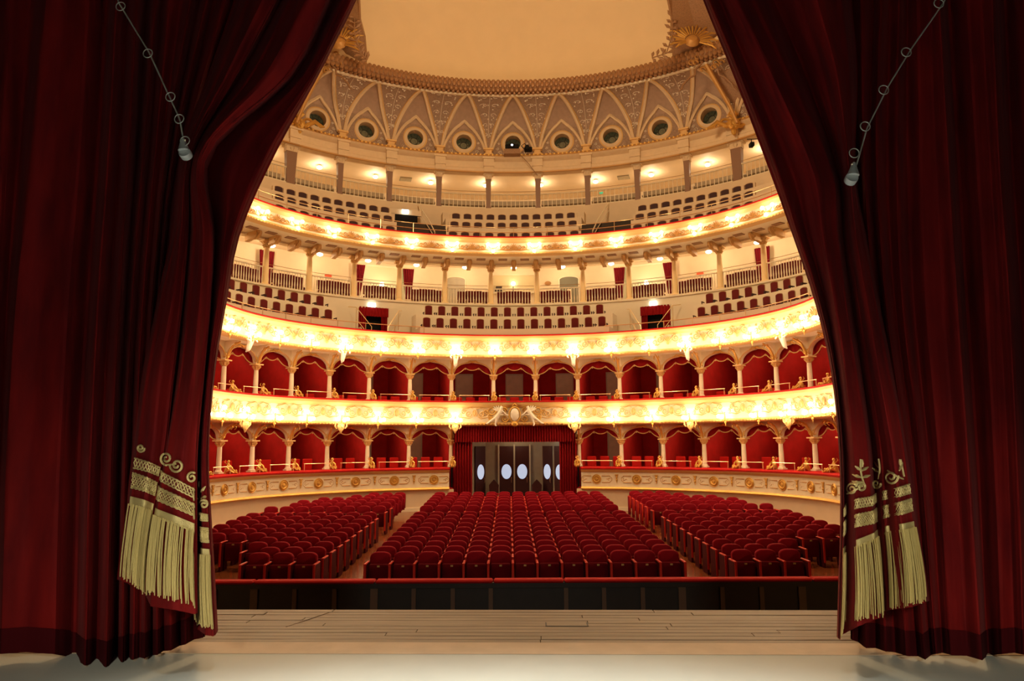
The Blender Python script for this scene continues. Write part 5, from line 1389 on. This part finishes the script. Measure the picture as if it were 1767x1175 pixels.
ORr = [([1370, 1445, 1465, 1470, 1470], 6.3, 1104, .1, .5), ([1410, 1458, 1478, 1492, 1494], 6.2, 1118, .12, .5), ([1450, 1470, 1492, 1518, 1528], 6.1, 1124, .14, .4), ([1488, 1490, 1508, 1545, 1566], 6.0, 1132, .1, .6), ([1520, 1512, 1528, 1566, 1596], 5.94, 1138, .12, .5), ([1552, 1548, 1558, 1590, 1616], 5.98, 1128, .14, .4),
 ([1584, 1590, 1600, 1622, 1642], 5.97, 1130, .02, .5), ([1621, 1636, 1652, 1672, 1694], 5.86, 1139, .25, .28), ([1672, 1688, 1704, 1720, 1732], 6.02, 1128, .02, .5), ([1713, 1724, 1742, 1756, 1768], 5.92, 1130, .28, .35), ([1770, 1782, 1800, 1815, 1830], 6.05, 1130, .05, .6), ([1830, 1845, 1860, 1880, 1900], 6.0, 1132, .14, .5), ([1930, 1945, 1965, 1990, 2010], 6.0, 1132, .12, .5), ([2050, 2075, 2100, 2130, 2160], 6.0, 1134, .14, .5), ([2190, 2220, 2250, 2290, 2330], 6.02, 1134, .12, .5), ([2350, 2390, 2430, 2480, 2530], 6.05, 1134, .12, .5)]
ORg = sh(mkouter(ORr), -.42); GR = sh(GR, -.52)
def build_curtain(sn, YF, GF, BF, FF, OG, u_in, u_out, motifs):
    root = thing('stage_curtain', 'tall red velvet stage curtain tied back on the %s, with gold fringe' % sn, 'curtain')
    DF = Drape(YF, GF); DO = Drape(OL_Y, OG)
    n = len(OG)-1
    mb = DO.surf(MB(), n*8, 60, 0, .972, wr=.0025); DO.surf(mb, n*4, 20, 0, .972, off=.02); 
    struct('outer_drape', mb, M['curtain'], root)
    mb = DO.surf(MB(), n*8, 3, .972, 1.0, off=-.004, wr=.0025); DO.surf(mb, n*4, 2, .972, 1.0, off=.024); struct('dark_hem', mb, M['hem'], root)
    n = len(GF)-1
    mb = DF.surf(MB(), n*10, 90, 0, 1, wr=.004); DF.surf(mb, n*5, 40, 0, 1, off=.025); struct('tied_drape', mb, M['curtain'], root)
    # braids
    for bi in (0, 1):
        mb, yy = band(DF, BF[bi], u_in, u_out, .010, .004, int(round((u_out-u_in)*10))); bo = struct('gold_braid', mb, mat('braid_ground_%s%d' % (sn, bi), (.42, .32, .13), .6) if False else M['braidground'], root)
        mb = MB(); NU = 150
        def PT(a, b, o_): 
            u = min(u_in+(u_out-u_in)*a, len(GF)-1.001); return DF.P(u, yy(u, 0)*(1-b)+yy(u, 1)*b) + Vector((0, -o_, 0))
        for b in ((.06, .94) if bi == 0 else (.05, .16, .84, .95)): mb.tube([PT(i/NU, b+.03*sin(i*1.6), .022) for i in range(NU+1)], .006, 4)
        per = 24 if bi == 0 else 15
        for ph in range(2):
            mb.tube([PT(i/(per*8), .5+(.36 if bi == 0 else .30)*(2/pi)*math.asin(sin(2*pi*(i/8+ph/2))), .020+.004*(ph % 2)) for i in range(per*8+1)], .0045, 4)
        if bi == 1:
            for ph in range(2): mb.tube([PT(i/(per*8), .5+.26*(2/pi)*math.asin(sin(2*pi*(i/8+ph/2+.25))), .024) for i in range(per*8+1)], .0035, 4)
        q = struct('braid_cord', mb, M['braid'], bo); q['kind'] = 'stuff'
    mb, yy = band(DF, BF[2], u_in, u_out, .012, .006, int(round((u_out-u_in)*10))); struct('fringe_header', mb, M['braid'], root)
    # fringe strands
    mb = MB(); rnd = random.Random(5); NS = 210
    for i in range(NS):
        u = min(u_in+(u_out-u_in)*(i+.5)/NS, len(GF)-1.001); k = int(u); q = u-k
        ytop = yy(u, 1)-4; yend = FF[k]*(1-q)+FF[k+1]*q+rnd.uniform(-6, 4)
        if rnd.random() < .08 or sin(u*6.3+1.0)*sin(u*17+.5) > .72: continue
        sw = rnd.uniform(-.05, .05); ph = rnd.uniform(0, 6); off = rnd.uniform(.012, .04)
        pts = []
        for j in range(8):
            f = j/7; uu = max(u_in, min(u+sw*f+.012*sin(ph+f*5), u_out, len(GF)-1.001)); p = DF.P(uu, ytop+(yend-ytop)*f)
            pts.append(p + Vector((0, -off-.03*f*(1-f)*2, 0)))
        mb.tube(pts, [.0046]*7+[.0038], 5)
    o = struct('gold_fringe', mb, M['thread'], root); o['kind'] = 'stuff'
    # embroidered scrolls
    def OFF(px, py, o_=.02):
        # depth of the cloth at that photo point: nearest guide pair
        best = None
        for i in range(len(GF)-1):
            a, b = DF.gx(GF[i], py), DF.gx(GF[i+1], py)
            if min(a, b)-.5 <= px <= max(a, b)+.5 and abs(b-a) > .2:
                q = (px-a)/(b-a); d = DF.gd(GF[i], py)*(1-smooth(q))+DF.gd(GF[i+1], py)*smooth(q)
                best = d if best is None else min(best, d)
        if best is None: best = 5.85
        return at(px, py, best-o_)
    for kind, cx, cy, r, a0, dd in motifs:
        mb = MB()
        if kind == 's':
            N_ = 26; mb.tube([OFF(cx+r*(1-.82*i/N_)*cos(a0+dd*2*pi*1.5*i/N_), cy+r*1.05*(1-.82*i/N_)*sin(a0+dd*2*pi*1.5*i/N_)) for i in range(N_+1)], [.0085]*N_+[.006], 6)
            struct('gold_scroll', mb, M['braid'], root)
        elif kind == 'l':
            ex, ey = cx+r*cos(a0), cy+r*sin(a0); mb.tube([OFF(cx, cy), OFF((cx+ex)/2+dd, (cy+ey)/2), OFF(ex, ey)], [.005, .012, .004], 6)
            struct('gold_leaf', mb, M['braid'], root)
        else:
            mb.tube([OFF(cx+(r*cos(a0))*i/6+dd*sin(pi*i/6), cy+(r*sin(a0))*i/6) for i in range(7)], .007, 6)
            struct('gold_stem', mb, M['braid'], root)
    return root, DF
M['braidground'] = mat('braid_ground', (.15, .012, .010), .85)
ML = [('s', 243, 773, 7, 0, 1), ('s', 287, 791, 11, pi/2, 1), ('s', 305, 803, 12, pi, -1), ('t', 287, 802, 16, -.1, 4), ('s', 331, 824, 10, 0, -1),
      ('t', 345, 868, 30, -pi/2-.1, 1), ('l', 344, 842, 12, -pi/2, 0), ('l', 346, 850, 14, -.9, 0), ('l', 344, 855, 13, -2.3, 0), ('l', 347, 860, 14, -.4, 0), ('s', 352, 870, 8, pi, 1), ('l', 342, 862, 10, -2.6, 0)]
MR = [('t', 1492, 838, 46, -pi/2-.15, -3), ('l', 1488, 806, 13, -pi/2, 0), ('l', 1487, 812, 13, -.5, 0), ('l', 1486, 812, 13, -2.5, 0), ('l', 1488, 824, 14, -.3, 0), ('l', 1486, 824, 16, -2.8, 0), ('l', 1486, 834, 16, -2.9, 0), ('s', 1470, 844, 10, -.6, -1), ('s', 1486, 840, 9, pi, 1), ('t', 1462, 852, 32, -.55, 4),
      ('s', 1512, 835, 8, 0, 1), ('t', 1516, 826, 34, -pi/2, 2), ('l', 1516, 806, 12, -2.2, 0), ('l', 1516, 814, 12, -2.6, 0), ('s', 1538, 823, 12, -.2, 1), ('t', 1532, 812, 30, .5, -2), ('l', 1552, 812, 15, -1.2, 0), ('l', 1554, 804, 12, -1.7, 0), ('t', 1560, 822, 30, -pi/2-.2, 0)]
cl_, DFL = build_curtain('left', YL, GL, BL, FL, OL, 1.0, 11.0, ML)
cr_, DFR = build_curtain('right', YR, GR, BR, FR_, ORg, 1.0, 9.0, MR)
# tie cords with rings and weights
for sn, pts, rings, wt in (('left', [(196, -30), (205, 5), (258, 92), (293, 168), (310, 205), (318, 250)], [(208, 11), (255, 92), (294, 167), (309, 205), (319, 243)], (318, 262)),
                           ('right', [(1640, -20), (1628, 5), (1572, 85), (1532, 150), (1496, 222), (1476, 292)], [(1620, 6), (1564, 90), (1525, 155), (1493, 218), (1474, 264)], (1471, 305))):
    root = thing('tie_back_cord', 'thin grey tie cord with rings and a small weight, %s curtain' % sn, 'cord')
    P3 = [at(x, y, 4.98) for x, y in pts]; mb = MB(); mb.tube(P3, .006, 5); struct('cord', mb, M['cord'], root)
    for x, y in rings:
        c = at(x, y, 4.96); mb = MB(); mb.tube([c + Vector((.036*cos(a), 0, .036*sin(a))) for a in [2*pi*i/18 for i in range(18)]], .0042, 4, closed=True); struct('ring', mb, M['cord'], root)
    c = at(wt[0], wt[1], 4.97); sx = 1 if sn == 'left' else -1
    mx = Matrix.Translation(c) @ Matrix.Rotation(radians(-62), 4, 'X') @ Matrix.Rotation(radians(0), 4, 'Y')
    mb = MB(); mb.lathe([(.044, -.05), (.046, -.02), (.044, .0)], 14, Matrix.Translation(c) @ Matrix.Rotation(radians(70), 4, 'X')); mb.lathe([(.043, .0), (.034, .03), (.020, .075), (.012, .10)], 12, Matrix.Translation(c + Vector((sx*-.01, .01, .015))) @ Matrix.Rotation(radians(-8*sx), 4, 'Y')); struct('weight', mb, M['metalgrey'], root)
    mb = MB(); mb.tube([c + Vector((.0, 0, .10)), at(pts[-1][0], pts[-1][1], 4.98)], .006, 5); struct('knot', mb, M['pale'], root)
# proscenium sides and border behind the curtains (seen only from the side)
for x0, x1, nm in ((-20, -10.25, 'wall_front_left'), (10.25, 20, 'wall_front_right')):
    mb = MB(); mb.box(x0, x1, 19.9, 20.2, -2.2, 26); struct(nm, mb, M['creamwall'], smooth=False)
mb = MB(); mb.box(-11.5, -6.3, 8.2, 8.6, -4.4, 13); struct('wall_proscenium_left', mb, M['creamwall'], smooth=False)
mb = MB(); mb.box(6.9, 12.2, 8.2, 8.6, -4.4, 13); struct('wall_proscenium_right', mb, M['creamwall'], smooth=False)

# ------------------------------------------------------------------ render hints that do not change size or samples
cy = scene.cycles
cy.max_bounces = 6; cy.diffuse_bounces = 4; cy.glossy_bounces = 3; cy.transmission_bounces = 3; cy.sample_clamp_indirect = 6; cy.sample_clamp_direct = 0
cy.use_denoising = True
